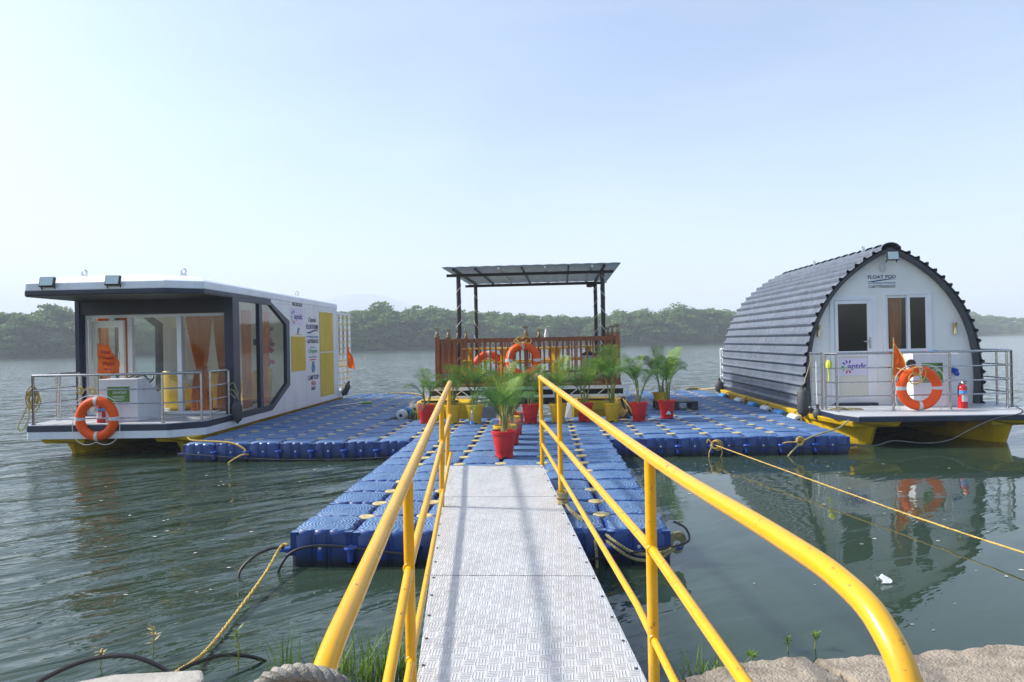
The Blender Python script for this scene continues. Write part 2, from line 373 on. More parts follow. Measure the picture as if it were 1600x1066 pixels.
    mr_ = n.new('ShaderNodeMapRange'); mr_.inputs['From Min'].default_value = 0.55; mr_.inputs['From Max'].default_value = 0.78; mr_.inputs['To Max'].default_value = 0.55; l.new(mud.outputs['Fac'], mr_.inputs[0])
    mx3 = n.new('ShaderNodeMix'); mx3.data_type = 'RGBA'; l.new(math_('MULTIPLY', mr_.outputs[0], top.outputs[0]), mx3.inputs[0]); l.new(mx2.outputs[2], mx3.inputs[6]); mx3.inputs[7].default_value = (0.22, 0.22, 0.24, 1)
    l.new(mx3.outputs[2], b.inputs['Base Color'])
    rr = n.new('ShaderNodeMapRange'); rr.inputs['To Min'].default_value = 0.3; rr.inputs['To Max'].default_value = 0.62; l.new(top.outputs[0], rr.inputs[0]); l.new(rr.outputs[0], b.inputs['Roughness'])
    bp = n.new('ShaderNodeBump'); bp.inputs['Distance'].default_value = 0.006; bp.inputs['Strength'].default_value = 0.9
    l.new(math_('MULTIPLY', stud, top.outputs[0]), bp.inputs['Height']); l.new(bp.outputs[0], b.inputs['Normal'])
    return m
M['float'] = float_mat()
M['pin'] = mat('pin_cap_yellow', (0.54, 0.44, 0.19), 0.55, var=0.18, vscale=9, dirt=0.4, dirtcol=(0.4, 0.33, 0.2), dscale=14)
M['pinblue'] = mat('connector_blue', (0.02, 0.07, 0.36), 0.35, var=0.15)

def tread_mat():
    m = bpy.data.materials.new('tread_plate'); m.use_nodes = True; n = m.node_tree.nodes; l = m.node_tree.links; b = n['Principled BSDF']
    uv = n.new('ShaderNodeUVMap')
    sep = n.new('ShaderNodeSeparateXYZ'); l.new(uv.outputs[0], sep.inputs[0])
    def q(op, a, b_=None):
        k = n.new('ShaderNodeMath'); k.operation = op
        for i, s in enumerate((a, b_)):
            if s is None: continue
            if isinstance(s, (int, float)): k.inputs[i].default_value = s
            else: l.new(s, k.inputs[i])
        return k.outputs[0]
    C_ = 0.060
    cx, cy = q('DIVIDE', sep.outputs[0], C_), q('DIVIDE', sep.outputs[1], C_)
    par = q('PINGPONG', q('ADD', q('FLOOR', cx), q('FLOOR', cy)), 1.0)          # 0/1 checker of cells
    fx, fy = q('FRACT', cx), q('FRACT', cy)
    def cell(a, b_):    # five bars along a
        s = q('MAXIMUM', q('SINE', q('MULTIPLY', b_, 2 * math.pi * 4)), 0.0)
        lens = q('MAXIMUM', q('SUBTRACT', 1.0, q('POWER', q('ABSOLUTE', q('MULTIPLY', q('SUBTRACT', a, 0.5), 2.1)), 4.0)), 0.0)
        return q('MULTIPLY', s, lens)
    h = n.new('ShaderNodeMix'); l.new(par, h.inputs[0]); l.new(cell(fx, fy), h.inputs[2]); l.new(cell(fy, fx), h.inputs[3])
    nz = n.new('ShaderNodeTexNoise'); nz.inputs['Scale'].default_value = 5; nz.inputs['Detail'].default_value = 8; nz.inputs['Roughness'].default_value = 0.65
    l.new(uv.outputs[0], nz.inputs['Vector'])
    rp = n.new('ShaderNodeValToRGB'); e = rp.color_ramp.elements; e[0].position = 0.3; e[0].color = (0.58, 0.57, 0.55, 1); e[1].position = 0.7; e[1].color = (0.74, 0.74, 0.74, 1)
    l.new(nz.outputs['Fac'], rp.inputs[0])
    mx = n.new('ShaderNodeMix'); mx.data_type = 'RGBA'; l.new(q('MULTIPLY', h.outputs[0], q('ADD', q('MULTIPLY', par, 0.55), 0.35)), mx.inputs[0]); l.new(rp.outputs[0], mx.inputs[6]); mx.inputs[7].default_value = (0.97, 0.97, 0.97, 1)  # bars painted paler, most in alternate cells, to mimic relief catching the light
    g_ = n.new('ShaderNodeTexNoise'); g_.inputs['Scale'].default_value = 2.3; g_.inputs['Detail'].default_value = 12; g_.inputs['Roughness'].default_value = 0.78; l.new(uv.outputs[0], g_.inputs['Vector'])
    gr = n.new('ShaderNodeMapRange'); gr.inputs['From Min'].default_value = 0.52; gr.inputs['From Max'].default_value = 0.74; gr.inputs['To Max'].default_value = 0.28; l.new(g_.outputs['Fac'], gr.inputs[0])
    gm = n.new('ShaderNodeMix'); gm.data_type = 'RGBA'; l.new(gr.outputs[0], gm.inputs[0]); l.new(mx.outputs[2], gm.inputs[6]); gm.inputs[7].default_value = (0.36, 0.32, 0.26, 1)
    l.new(gm.outputs[2], b.inputs['Base Color']); b.inputs['Metallic'].default_value = 0.38
    rr = n.new('ShaderNodeMapRange'); rr.inputs['To Min'].default_value = 0.28; rr.inputs['To Max'].default_value = 0.42; l.new(nz.outputs['Fac'], rr.inputs[0]); l.new(rr.outputs[0], b.inputs['Roughness'])
    bp = n.new('ShaderNodeBump'); bp.inputs['Distance'].default_value = 0.007; bp.inputs['Strength'].default_value = 1.0
    l.new(h.outputs[0], bp.inputs['Height']); l.new(bp.outputs[0], b.inputs['Normal'])
    return m
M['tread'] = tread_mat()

FAR_TILT = 0.45
def water_mat():
    m = bpy.data.materials.new('river_water'); m.use_nodes = True; n = m.node_tree.nodes; l = m.node_tree.links; b = n['Principled BSDF']
    b.inputs['Base Color'].default_value = (0.030, 0.052, 0.034, 1); b.inputs['Roughness'].default_value = 0.02; b.inputs['IOR'].default_value = 1.38
    geo = n.new('ShaderNodeNewGeometry')
    def noise(scale, rot, st, det, dist=0.0):
        mp = n.new('ShaderNodeMapping'); mp.vector_type = 'TEXTURE'; mp.inputs['Rotation'].default_value = (0, 0, rot); mp.inputs['Scale'].default_value = (1 / st[0], 1 / st[1], 1)
        l.new(geo.outputs['Position'], mp.inputs['Vector'])
        t = n.new('ShaderNodeTexNoise'); t.inputs['Scale'].default_value = scale; t.inputs['Detail'].default_value = det; t.inputs['Distortion'].default_value = dist; t.inputs['Roughness'].default_value = 0.5
        l.new(mp.outputs[0], t.inputs['Vector']); return t.outputs['Fac']
    def q(op, a, b_=None):
        k = n.new('ShaderNodeMath'); k.operation = op
        for i, s in enumerate((a, b_)):
            if s is None: continue
            if isinstance(s, (int, float)): k.inputs[i].default_value = s
            else: l.new(s, k.inputs[i])
        return k.outputs[0]
    swell = noise(0.80, R(34), (0.5, 1.5, 1), 2, 0.5)
    chop = noise(2.4, R(40), (0.5, 1.5, 1), 3, 0.8)
    rip = noise(9, R(25), (0.6, 1.2, 1), 2)
    def dist(c, a0, a1, b0, b1):
        sub = n.new('ShaderNodeVectorMath'); sub.operation = 'SUBTRACT'; l.new(geo.outputs['Position'], sub.inputs[0]); sub.inputs[1].default_value = c
        ln = n.new('ShaderNodeVectorMath'); ln.operation = 'LENGTH'; l.new(sub.outputs[0], ln.inputs[0])
        k = n.new('ShaderNodeMapRange'); k.interpolation_type = 'SMOOTHSTEP'; k.inputs['From Min'].default_value = a0; k.inputs['From Max'].default_value = a1; k.inputs['To Min'].default_value = b0; k.inputs['To Max'].default_value = b1
        l.new(ln.outputs['Value'], k.inputs[0]); return k.outputs[0]
    # sheltered calm water between the walkway, the pod and the bank; open reach further out is smoother too
    calm = q('MULTIPLY', dist((6.5, 0.5, 0), 4.5, 9.0, 0.07, 1.0), dist((0, 2, 0), 12, 60, 1.0, 0.6))
    h = q('ADD', q('ADD', q('MULTIPLY', swell, 1.45), q('MULTIPLY', chop, 0.40)), q('MULTIPLY', rip, 0.055))
    l.new(dist((0, -5, 0), 9, 40, 0.02, 0.12), b.inputs['Roughness'])      # unresolved ripples far out
    bp = n.new('ShaderNodeBump'); bp.inputs['Distance'].default_value = 0.11; l.new(q('MULTIPLY', h, calm), bp.inputs['Height']); bp.inputs['Strength'].default_value = 1.0
    # far ripples are finer than a pixel: tilt the normal directly so that they keep their slope
    tn = n.new('ShaderNodeTexNoise'); tn.inputs['Scale'].default_value = 2.2; tn.inputs['Detail'].default_value = 3; l.new(geo.outputs['Position'], tn.inputs['Vector'])
    tv = n.new('ShaderNodeVectorMath'); tv.operation = 'SUBTRACT'; l.new(tn.outputs['Color'], tv.inputs[0]); tv.inputs[1].default_value = (0.5, 0.5, 0.5)
    tm = n.new('ShaderNodeVectorMath'); tm.operation = 'MULTIPLY'; l.new(tv.outputs[0], tm.inputs[0]); tm.inputs[1].default_value = (1, 1, 0)
    ts = n.new('ShaderNodeVectorMath'); ts.operation = 'SCALE'; l.new(tm.outputs[0], ts.inputs[0]); l.new(dist((0, -5, 0), 12, 34, 0.0, FAR_TILT), ts.inputs['Scale'])
    ta = n.new('ShaderNodeVectorMath'); ta.operation = 'ADD'; l.new(bp.outputs[0], ta.inputs[0]); l.new(ts.outputs[0], ta.inputs[1])
    tz = n.new('ShaderNodeVectorMath'); tz.operation = 'NORMALIZE'; l.new(ta.outputs[0], tz.inputs[0])
    l.new(tz.outputs[0], b.inputs['Normal'])
    return m
M['water'] = water_mat()

def leaf_mat(name, c1, c2, trans=0.38):
    m = mat(name, c1, 0.6, col2=c2, vscale=0.22, trans=trans); return m
M['wood_leaf'] = leaf_mat('far_foliage', (0.07, 0.145, 0.028), (0.15, 0.25, 0.055))
M['bark'] = mat('bark', (0.12, 0.10, 0.08), 0.9, var=0.3)
M['farbank'] = mat('far_bank_earth', (0.075, 0.075, 0.045), 0.95, var=0.35, vscale=0.15)
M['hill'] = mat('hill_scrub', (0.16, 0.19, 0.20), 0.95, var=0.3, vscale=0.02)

def text(name, s, mat_, parent, c, wdt, hgt=None, face='-Y', bold=0.0, slant=0.0):
    """flat lettering fitted to width wdt (and height hgt), centred on world point c, on a wall facing `face`"""
    cu = bpy.data.curves.new(name, 'FONT'); cu.body = s; cu.align_x = 'CENTER'; cu.align_y = 'CENTER'; cu.extrude = 0.002; cu.offset = bold; cu.shear = slant; cu.resolution_u = 3
    o = bpy.data.objects.new(name, cu); COL.objects.link(o)
    me = bpy.data.meshes.new_from_object(o); bpy.data.objects.remove(o); bpy.data.curves.remove(cu)
    a = np.empty(len(me.vertices) * 3); me.vertices.foreach_get('co', a); a = a.reshape(-1, 3)
    lo, hi = a.min(0), a.max(0); k = wdt / (hi[0] - lo[0]); ky = (hgt / (hi[1] - lo[1])) if hgt else k
    a[:, 0] = (a[:, 0] - (lo[0] + hi[0]) / 2) * k; a[:, 1] = (a[:, 1] - (lo[1] + hi[1]) / 2) * ky
    out = np.empty_like(a)
    if face == '-Y': out[:, 0], out[:, 1], out[:, 2] = a[:, 0], -a[:, 2], a[:, 1]
    else: out[:, 0], out[:, 1], out[:, 2] = a[:, 2], a[:, 0], a[:, 1]     # facing +X
    out += np.array(Vector(c) - top_of(parent).location)
    me.vertices.foreach_set('co', out.ravel()); me.update(); me.name = name
    me.materials.clear(); me.materials.append(mat_)
    return link(name, me, parent)

def strand_rope(mb, pts, r, turns_per_m=9, n=6, seg=14):
    """three-strand laid rope along pts"""
    P = smooth(pts, seg); m = len(P)
    T = [(P[min(i + 1, m - 1)] - P[max(i - 1, 0)]).normalized() for i in range(m)]
    u = Vector((0, 0, 1));
    if abs(u.dot(T[0])) > 0.9: u = Vector((1, 0, 0))
    u = (u - T[0] * u.dot(T[0])).normalized(); ph = 0; rows = [[], [], []]
    for i in range(m):
        if i:
            u = T[i - 1].rotation_difference(T[i]) @ u; u = (u - T[i] * u.dot(T[i])).normalized(); ph += (P[i] - P[i - 1]).length * turns_per_m * 2 * math.pi
        b = T[i].cross(u)
        for k in range(3):
            a = ph + k * 2 * math.pi / 3; rows[k].append(P[i] + (u * math.cos(a) + b * math.sin(a)) * r * 0.5)
    for k in range(3): mb.tube(rows[k], r * 0.56, n)
    return mb

# ================================================================== THE SETTING
def px_dir(x):
    a = YAW + math.atan((x - 800) / F_PX); return Vector((math.sin(a), math.cos(a), 0))
# far bank: (picture column, metres to the waterline, tree height)
FAR = []
for x, yw, yt in [(-330, 560, 486), (-120, 561.5, 480), (0, 561, 482), (110, 558, 477), (330, 553, 479), (560, 548.5, 479), (620, 547, 473), (800, 543, 485), (900, 541, 492), (960, 540, 483), (1050, 538, 478), (1130, 536, 481), (1250, 533, 483), (1400, 529, 486), (1510, 524.8, 488), (1600, 522.8, 495), (1760, 519.5, 491), (1980, 515, 486)]:
    yh = 533.5 - (x - 800) * 0.0197
    D = F_PX * 1.75 / (yw - yh) / math.cos(math.atan((x - 800) / F_PX)); D = min(D, 430)
    Dz = D * math.cos(math.atan((x - 800) / F_PX))
    FAR.append((CAM + px_dir(x) * D, 1.75 + (yh - yt) * Dz / F_PX, px_dir(x)))

# water: one sheet to the far banks
mb = MB(); mb.add([(-2500, -60, 0), (2500, -60, 0), (2500, 2650, 0), (-2500, 2650, 0)], [(0, 1, 2, 3)])
wt = link('water', mb.mesh('water', M['water'])); tag(wt, kind='structure')

# far bank: an earth shelf rising from the water behind the tree line
mb = MB(); rows = []
for P, h, d in FAR:
    rows.append([(P.x + d.x * k, P.y + d.y * k, z) for k, z in ((-4, -0.6), (-1.5, 0.15), (1, 0.75), (30, 1.6), (90, 2.2), (2000, 4.0))])
n = len(rows[0]); vs = [p for r_ in rows for p in r_]
mb.add(vs, [(i * n + k, i * n + k + 1, (i + 1) * n + k + 1, (i + 1) * n + k) for i in range(len(rows) - 1) for k in range(n - 1)])
tag(link('far_bank', mb.mesh('far_bank', M['farbank'], True)), kind='structure')

# distant hill ridge
mb = MB(); HP = []
for x, yt in [(300, 512), (400, 498), (470, 481), (515, 467), (540, 461), (570, 459.5), (600, 462), (625, 470), (660, 482), (720, 495), (800, 507), (900, 516)]:
    d = px_dir(x); D = 2400 / math.cos(math.atan((x - 800) / F_PX)); z = 1.75 + (533.5 - (x - 800) * 0.0197 - yt) * 2400 / F_PX
    HP.append((d, D, z))
HP2 = []
for i in range(len(HP) - 1):
    for k in range(5):
        t = k / 5; a, b = HP[i], HP[i + 1]
        HP2.append(((a[0] * (1 - t) + b[0] * t), a[1] * (1 - t) + b[1] * t, a[2] * (1 - t) + b[2] * t + random.uniform(-1.2, 1.2)))
n = 7; vs = []
for d, D, z in HP2:
    for k in range(n):
        t = k / (n - 1); s_ = math.sin(t * math.pi)
        p = CAM + d * (D - 150 + 300 * t); vs.append((p.x, p.y, max(0.2, z * (s_ ** 0.8)) + random.uniform(-0.5, 0.5)))
mb.add(vs, [(i * n + k, i * n + k + 1, (i + 1) * n + k + 1, (i + 1) * n + k) for i in range(len(HP2) - 1) for k in range(n - 1)])
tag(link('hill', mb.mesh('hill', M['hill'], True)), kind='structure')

# ---- trees of the far bank
def crown_variant(seed, nleaf):
    """leaf quads and a few limbs of a broad low tree, unit height 1, as numpy arrays (verts, quads)"""
    g = np.random.default_rng(seed); lobes = []
    for i in range(28):
        a = g.uniform(0, 2 * np.pi); rr = g.uniform(0.0, 0.36) ; z = g.uniform(0.10, 0.90)
        rad = g.uniform(0.09, 0.17) * (1.25 - 0.5 * z)
        lobes.append((rr * (1.15 - 0.6 * max(0, z - 0.45)) * np.cos(a), rr * (1.15 - 0.6 * max(0, z - 0.45)) * np.sin(a), z, rad))
    lobes.append((0.05, 0, 0.80, 0.17))
    V = []
    per = nleaf // len(lobes)
    for lx, ly, lz, lr in lobes:
        d = g.normal(size=(per, 3)); d /= np.linalg.norm(d, axis=1)[:, None]; d[:, 2] = np.abs(d[:, 2]) * 0.9 + d[:, 2] * 0.1
        rad = lr * g.uniform(0.55, 1.18, (per, 1)) ** 0.7
        c = np.array([lx, ly, lz]) + d * rad * np.array([1.15, 1.15, 0.85])
        nrm = d + g.normal(size=(per, 3)) * 0.55; nrm /= np.linalg.norm(nrm, axis=1)[:, None]
        t = np.cross(nrm, g.normal(size=(per, 3))); t /= np.linalg.norm(t, axis=1)[:, None]; b = np.cross(nrm, t)
        s1 = g.uniform(0.012, 0.032, (per, 1)); s2 = s1 * g.uniform(0.5, 0.9, (per, 1))
        V.append(np.stack([c - t * s1 - b * s2 * 0.6, c + t * s1 * 0.5 - b * s2, c + t * s1 + b * s2 * 0.7, c - t * s1 * 0.4 + b * s2], 1))
    V = np.concatenate(V).reshape(-1, 3)
    return V, lobes

def mesh_np(name, V, quads, mat_):
    me = bpy.data.meshes.new(name); me.vertices.add(len(V)); me.vertices.foreach_set('co', V.astype(np.float32).ravel())
    nq = len(quads); me.loops.add(nq * 4); me.loops.foreach_set('vertex_index', quads.astype(np.int32).ravel())
    me.polygons.add(nq); me.polygons.foreach_set('loop_start', np.arange(0, nq * 4, 4, dtype=np.int32)); me.polygons.foreach_set('loop_total', np.full(nq, 4, dtype=np.int32))
    me.materials.append(mat_); me.update(calc_edges=True); return me

VARS = [crown_variant(100 + i, 2000) for i in range(6)]
def trunk_mb(lobes, seed):
    g = random.Random(seed); mb = MB()
    mb.tube([(0, 0, -0.05), (0.01, 0.0, 0.2), (0.0, 0.015, 0.42)], 0.02, 6, rr=[0.026, 0.02, 0.012])
    for lx, ly, lz, lr in lobes[::2]:
        mb.tube([(0, 0, 0.18 + g.uniform(0, 0.15)), (lx * 0.5, ly * 0.5, lz * 0.62), (lx * 0.92, ly * 0.92, lz)], 0.008, 5, rr=[0.011, 0.008, 0.003])
    return mb
def far_point(t):
    """t in [0, n-1] along the far bank list"""
    i = min(int(t), len(FAR) - 2); k = t - i
    a, b = FAR[i], FAR[i + 1]
    return a[0].lerp(b[0], k), a[1] * (1 - k) + b[1] * k, a[2].lerp(b[2], k)
# arc length table
acc = [0]
for i in range(len(FAR) - 1): acc.append(acc[-1] + (FAR[i + 1][0] - FAR[i][0]).length)
def along(s):
    for i in range(len(acc) - 1):
        if s <= acc[i + 1]: return far_point(i + (s - acc[i]) / (acc[i + 1] - acc[i]))
    return far_point(len(FAR) - 1.001)
allV = []; nt_ = 0
s = 0.0
while s < acc[-1]:
    P, h, d = along(s)
    for row in range(4):
        sc_h = h * (random.uniform(0.86, 1.0) if row else random.uniform(0.55, 0.9)) 
        if row == 3: sc_h = h * random.uniform(0.90, 1.0)
        V, _ = VARS[random.randrange(6)]
        a = random.uniform(0, 6.28); ca, sa = math.cos(a), math.sin(a)
        wx = sc_h * random.uniform(1.15, 1.5)
        off = d * (1.5 + row * 4.2 + random.uniform(-1, 1.4)); jx = random.uniform(-2.4, 2.4)
        px, py = P.x + off.x + d.y * jx, P.y + off.y - d.x * jx
        X = np.empty_like(V); X[:, 0] = (V[:, 0] * ca - V[:, 1] * sa) * wx + px; X[:, 1] = (V[:, 0] * sa + V[:, 1] * ca) * wx + py
        X[:, 2] = V[:, 2] * sc_h * (1.06 if row else 1.0) - (0.12 * sc_h) + 0.6 + row * 0.15
        allV.append(X); nt_ += 1
    s += 4.6 * random.uniform(0.75, 1.25)
allV = np.concatenate(allV); q_ = np.arange(len(allV)).reshape(-1, 4)
print('woodland trees', nt_, 'quads', len(q_))
wd = link('woodland', mesh_np('woodland', allV, q_, M['wood_leaf']))
tag(wd, 'hazy grey-green belt of trees along the far bank', 'woodland', kind='stuff')

# trees that stand out above the belt
def tree(px, drow, k, var, label, wide=1.0):
    i = 0
    best = min(np.linspace(0, len(FAR) - 1.001, 400), key=lambda t: abs((far_point(t)[2] - px_dir(px)).length))
    P, h, d = far_point(best); P = P + d * drow; hh = h * k
    V, lobes = VARS[var]
    r_ = root('tree', (P.x, P.y, 0.6), label, 'tree', 'trees rising above the far belt')
    me = mesh_np('crown', V * np.array([hh * 1.15 * wide, hh * 1.15 * wide, hh * 1.05]) - np.array([0, 0, 0.06 * hh]), np.arange(len(V)).reshape(-1, 4), M['wood_leaf'])
    link('crown', me, r_)
    t = trunk_mb(lobes, var); me2 = t.mesh('trunk', M['bark'], True)
    for v in me2.vertices: v.co = (v.co.x * hh * 1.15 * wide, v.co.y * hh * 1.15 * wide, v.co.z * hh * 1.05)
    link('trunk', me2, r_)
tree(92, 10, 1.06, 0, 'tallest tree crown on the far bank just beyond the roof corner of the white houseboat')
tree(592, 10, 1.10, 1, 'broad tree crown on the far bank beside the rear ladder rack of the houseboat', 1.2)
tree(678, 10, 1.03, 2, 'tree crown on the far bank behind the empty gap before the canopy')
tree(1003, 10, 1.04, 3, 'tree crown on the far bank close to the right edge of the canopy')
tree(1065, 8, 1.08, 4, 'wide rounded tree crown on the far bank between canopy and arched pod', 1.25)
tree(1518, 10, 1.06, 5, 'tree crown on the distant far bank touching the right slope of the arched pod')

# ---- near bank (just the strip at the bottom of the picture; it runs on under and behind the camera)
def edge_y(x):
    return -1.84 + 0.20 * min(1, max(0, (x - 0.8) / 0.9)) + 0.20 * min(1, max(0, (x - 2.0) / 1.3)) + 0.014 * math.sin(x * 7.3) + 0.012 * math.sin(x * 17.1 + 1)
mb = MB()
def fn(u, v):
    x = -14 + 32 * u; e = edge_y(x); t = v
    y = e - 9 * (t ** 1.6)
    if v < 0.02: return (x, e + 0.35, -0.25)
    z = -0.03 + 0.045 * min(1, t * 9) + 0.006 * t + 0.006 * math.sin(x * 5 + y * 3) + random.uniform(-0.008, 0.008)
    return (x, y, z)
mb.sheet(fn, 320, 22)
tag(link('river_bank', mb.mesh('river_bank', M['dirt'], True)), kind='structure')
# concrete apron of the bank right of the gangway: one weathered ledge with a weedy crack
from mathutils import noise as mnoise
def apron(u, v):
    x = 1.22 + 7.2 * u ** 1.5; e = edge_y(x) - 0.05 + 0.03 * mnoise.noise((x * 2.1, 3.3, 0)) + 0.018 * mnoise.noise((x * 9, 1.3, 0)) + 0.01 * mnoise.noise((x * 31, 7.3, 0))
    if x < 1.5: e -= 0.5 * (1.5 - x) ** 1.3
    if v < 0.03: return (x, e + 0.015, -0.12)
    y = e - 2.6 * ((v - 0.04) / 0.96) ** 1.4 if v > 0.04 else e
    z = 0.046 + 0.004 * mnoise.noise((x * 1.4, y * 1.4, 0)) + 0.003 * mnoise.noise((x * 5, y * 5, 2)) + 0.004 * mnoise.noise((x * 17, y * 17, 5)) + 0.03 * max(0, v - .1)
    c = x - (1.97 - 0.45 * (y + 1.8) * 0.7 + 0.03 * mnoise.noise((y * 6, 0, 9)))
    z -= 0.055 * math.exp(-(c / 0.012) ** 2)
    if v < 0.05: z -= 0.004 + 0.008 * mnoise.noise((x * 22, 0, 4))
    return (x, y, z)
mb = MB(); mb.sheet(apron, 420, 46)
tag(mb.build('concrete_ledge', M['concrete'], None, True), 'cracked sandy concrete ledge of the bank right of the gangway', 'concrete ledge')
mb = MB(); mb.prism([(-1.62, -2.05), (-1.2, -2.0), (-1.14, -2.10), (-1.2, -2.5), (-1.9, -2.5), (-1.85, -2.17)], XY, -0.02, 0.135)
tag(mb.build('concrete_block', M['concretew'], bevel=0.02), 'pale concrete block at the water edge under the black hose', 'concrete block')

# ================================================================== FLOATING DOCK
def float_outline(ins=0.0, corner=0.055):
    h = 0.247 - ins; c = corner
    side = [(-h + c, -h), (-0.085, -h), (-0.070, -h + 0.014), (-0.050, -h + 0.014), (-0.036, -h), (0.036, -h), (0.050, -h + 0.014), (0.070, -h + 0.014), (0.085, -h), (h - c, -h), (h - c * 0.3, -h + c * 0.3)]
    out = []
    for k in range(4):
        a = k * math.pi / 2; ca, sa = math.cos(a), math.sin(a)
        out += [(x * ca - y * sa, x * sa + y * ca) for x, y in side]
    return out
ZT = 0.28
def float_mesh():
    rings = [(0.012, 0.06, -0.40), (0.0, 0.055, -0.37), (0.0, 0.055, -0.045), (0.006, 0.075, -0.022), (0.020, 0.10, -0.006), (0.034, 0.115, 0.0)]
    mb = MB(); n = 44; vs = []; fs = []
    for ins, c, z in rings: vs += [(x, y, z) for x, y in float_outline(ins, c)]
    for i in range(len(rings) - 1):
        for k in range(n): fs.append((i * n + k, i * n + (k + 1) % n, (i + 1) * n + (k + 1) % n, (i + 1) * n + k))
    fs.append([(len(rings) - 1) * n + k for k in range(n)]); fs.append(list(range(n))[::-1])
    # corner lugs (connecting ears) at mid height
    mb.add(vs, fs)
    for sx in (-1, 1):
        for sy in (-1, 1):
            mb.box(sx * 0.185, sx * 0.245, sy * 0.185, sy * 0.245, -0.20, -0.016)
    return mb.mesh('float_block', M['float'], True)
FM = float_mesh()
def pin_mesh():
    mb = MB(); mb.lathe([(0.072, -0.03), (0.074, -0.004), (0.069, 0.0), (0.03, 0.001), (0.026, -0.002), (0.012, -0.002)], 16)
    return mb.mesh('pin_cap', M['pin'], True)
PM = pin_mesh()
def conn_mesh():
    mb = MB(); m = XF(R(90))
    mb.lathe([(0.028, 0.0), (0.028, 0.03), (0.020, 0.045), (0.020, 0.06)], 10, (0, 0, 0), m)
    mb.lathe([(0.050, 0.0), (0.055, -0.012), (0.05, -0.026), (0.03, -0.035), (0.026, -0.085), (0.022, -0.12)], 10, (0, -0.045, 0.02))
    return mb.mesh('side_connector', M['pinblue'], True)
CM = conn_mesh()
def bolt_mesh():
    mb = MB(); mb.lathe([(0.015, 0), (0.013, 0.010), (0.006, 0.012)], 10, (0, 0, 0), XF(R(90)))
    return mb.mesh('face_bolt', M['tape'], True)
BM_ = bolt_mesh()
def tab_mesh():
    mb = MB(); mb.add([(-0.028, 0, 0.0), (0.028, 0, 0.0), (0.022, 0, -0.085), (-0.022, 0, -0.085), (-0.018, -0.018, -0.01), (0.018, -0.018, -0.01), (0.012, -0.004, -0.08), (-0.012, -0.004, -0.08)],
        [(0, 1, 5, 4), (1, 2, 6, 5), (2, 3, 7, 6), (3, 0, 4, 7), (4, 5, 6, 7)])
    return mb.mesh('face_tab', M['pinblue'])
TM = tab_mesh()
dock = root('floating_dock', (0, 0, 0), 'blue plastic pontoon dock of square floats with yellow pin caps', 'dock')
cells = {(c, r) for c in range(0, 6) for r in range(0, 16)} | {(c, r) for c in range(-7, 0) for r in range(10, 16)} | {(c, r) for c in range(6, 13) for r in range(10, 16)} \
    | {(c, r) for c in range(-7, -2) for r in range(16, 30)} | {(c, r) for c in range(8, 13) for r in range(16, 29)}
order = sorted(cells, key=lambda q: math.hypot(-1.25 + 0.5 * q[0] - CAM.x, 0.25 + 0.5 * q[1] - CAM.y))
restV = []
g2 = random.Random(5); FL = {}
for i, (c, r) in enumerate(order):
    x, y = -1.25 + 0.5 * c, 0.25 + 0.5 * r
    z = ZT + g2.uniform(-0.006, 0.006); tilt = (g2.uniform(-0.006, 0.006), g2.uniform(-0.006, 0.006))
    if i < 300:
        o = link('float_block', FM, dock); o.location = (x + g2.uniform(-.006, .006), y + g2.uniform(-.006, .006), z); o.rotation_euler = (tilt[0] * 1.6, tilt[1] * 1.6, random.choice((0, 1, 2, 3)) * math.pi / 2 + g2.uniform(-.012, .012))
        # keep children upright: pins sit at the block's local corner that faces (+x,+y) in the world
        FL[(c, r)] = o
    else: restV.append((x, y, z))
mb = MB()
fv = [v.co.copy() for v in FM.vertices]; ff = [list(p.vertices) for p in FM.polygons]
for x, y, z in restV: mb.add([v + Vector((x, y, z)) for v in fv], ff)
if restV: tag(link('float_block_rest', mb.mesh('float_block_rest', M['float'], True), dock), kind='stuff')
def child_at(name, me, par, wp, rz=0.0):
    o = link(name, me, par); a = -par.rotation_euler.z if par is not dock else 0
    d = Vector(wp) - (par.location if par is not dock else Vector((0, 0, 0)))
    o.location = (d.x * math.cos(a) - d.y * math.sin(a), d.x * math.sin(a) + d.y * math.cos(a), d.z); o.rotation_euler = (0, 0, a + rz)
    return o
for (c, r) in order:
    if (c + 1, r) in cells and (c, r + 1) in cells and (c + 1, r + 1) in cells and (c, r) in FL:
        x, y = -1.0 + 0.5 * c, 0.5 + 0.5 * r
        if -0.5 < x < 0.75 and y < 1.8: continue            # under the gangway plate
        if random.random() < 0.02: continue
        child_at('pin_cap', PM, FL[(c, r)], (x + g2.uniform(-.006, .006), y + g2.uniform(-.006, .006), ZT - 0.004))
for (c, r) in order:                                         # bolts and connectors on faces that look at the camera
    if (c, r - 1) not in cells and (c, r) in FL:
        x, y = -1.25 + 0.5 * c, 0.5 * r + 0.004
        child_at('face_bolt', BM_, FL[(c, r)], (x, y - 0.002, ZT - 0.135)); child_at('face_tab', TM, FL[(c, r)], (x, y + 0.001, ZT - 0.15))
        if (c + 1, r) in cells and (c + 1, r - 1) not in cells: child_at('side_connector', CM, FL[(c, r)], (x + 0.25, y + 0.02, ZT - 0.135))
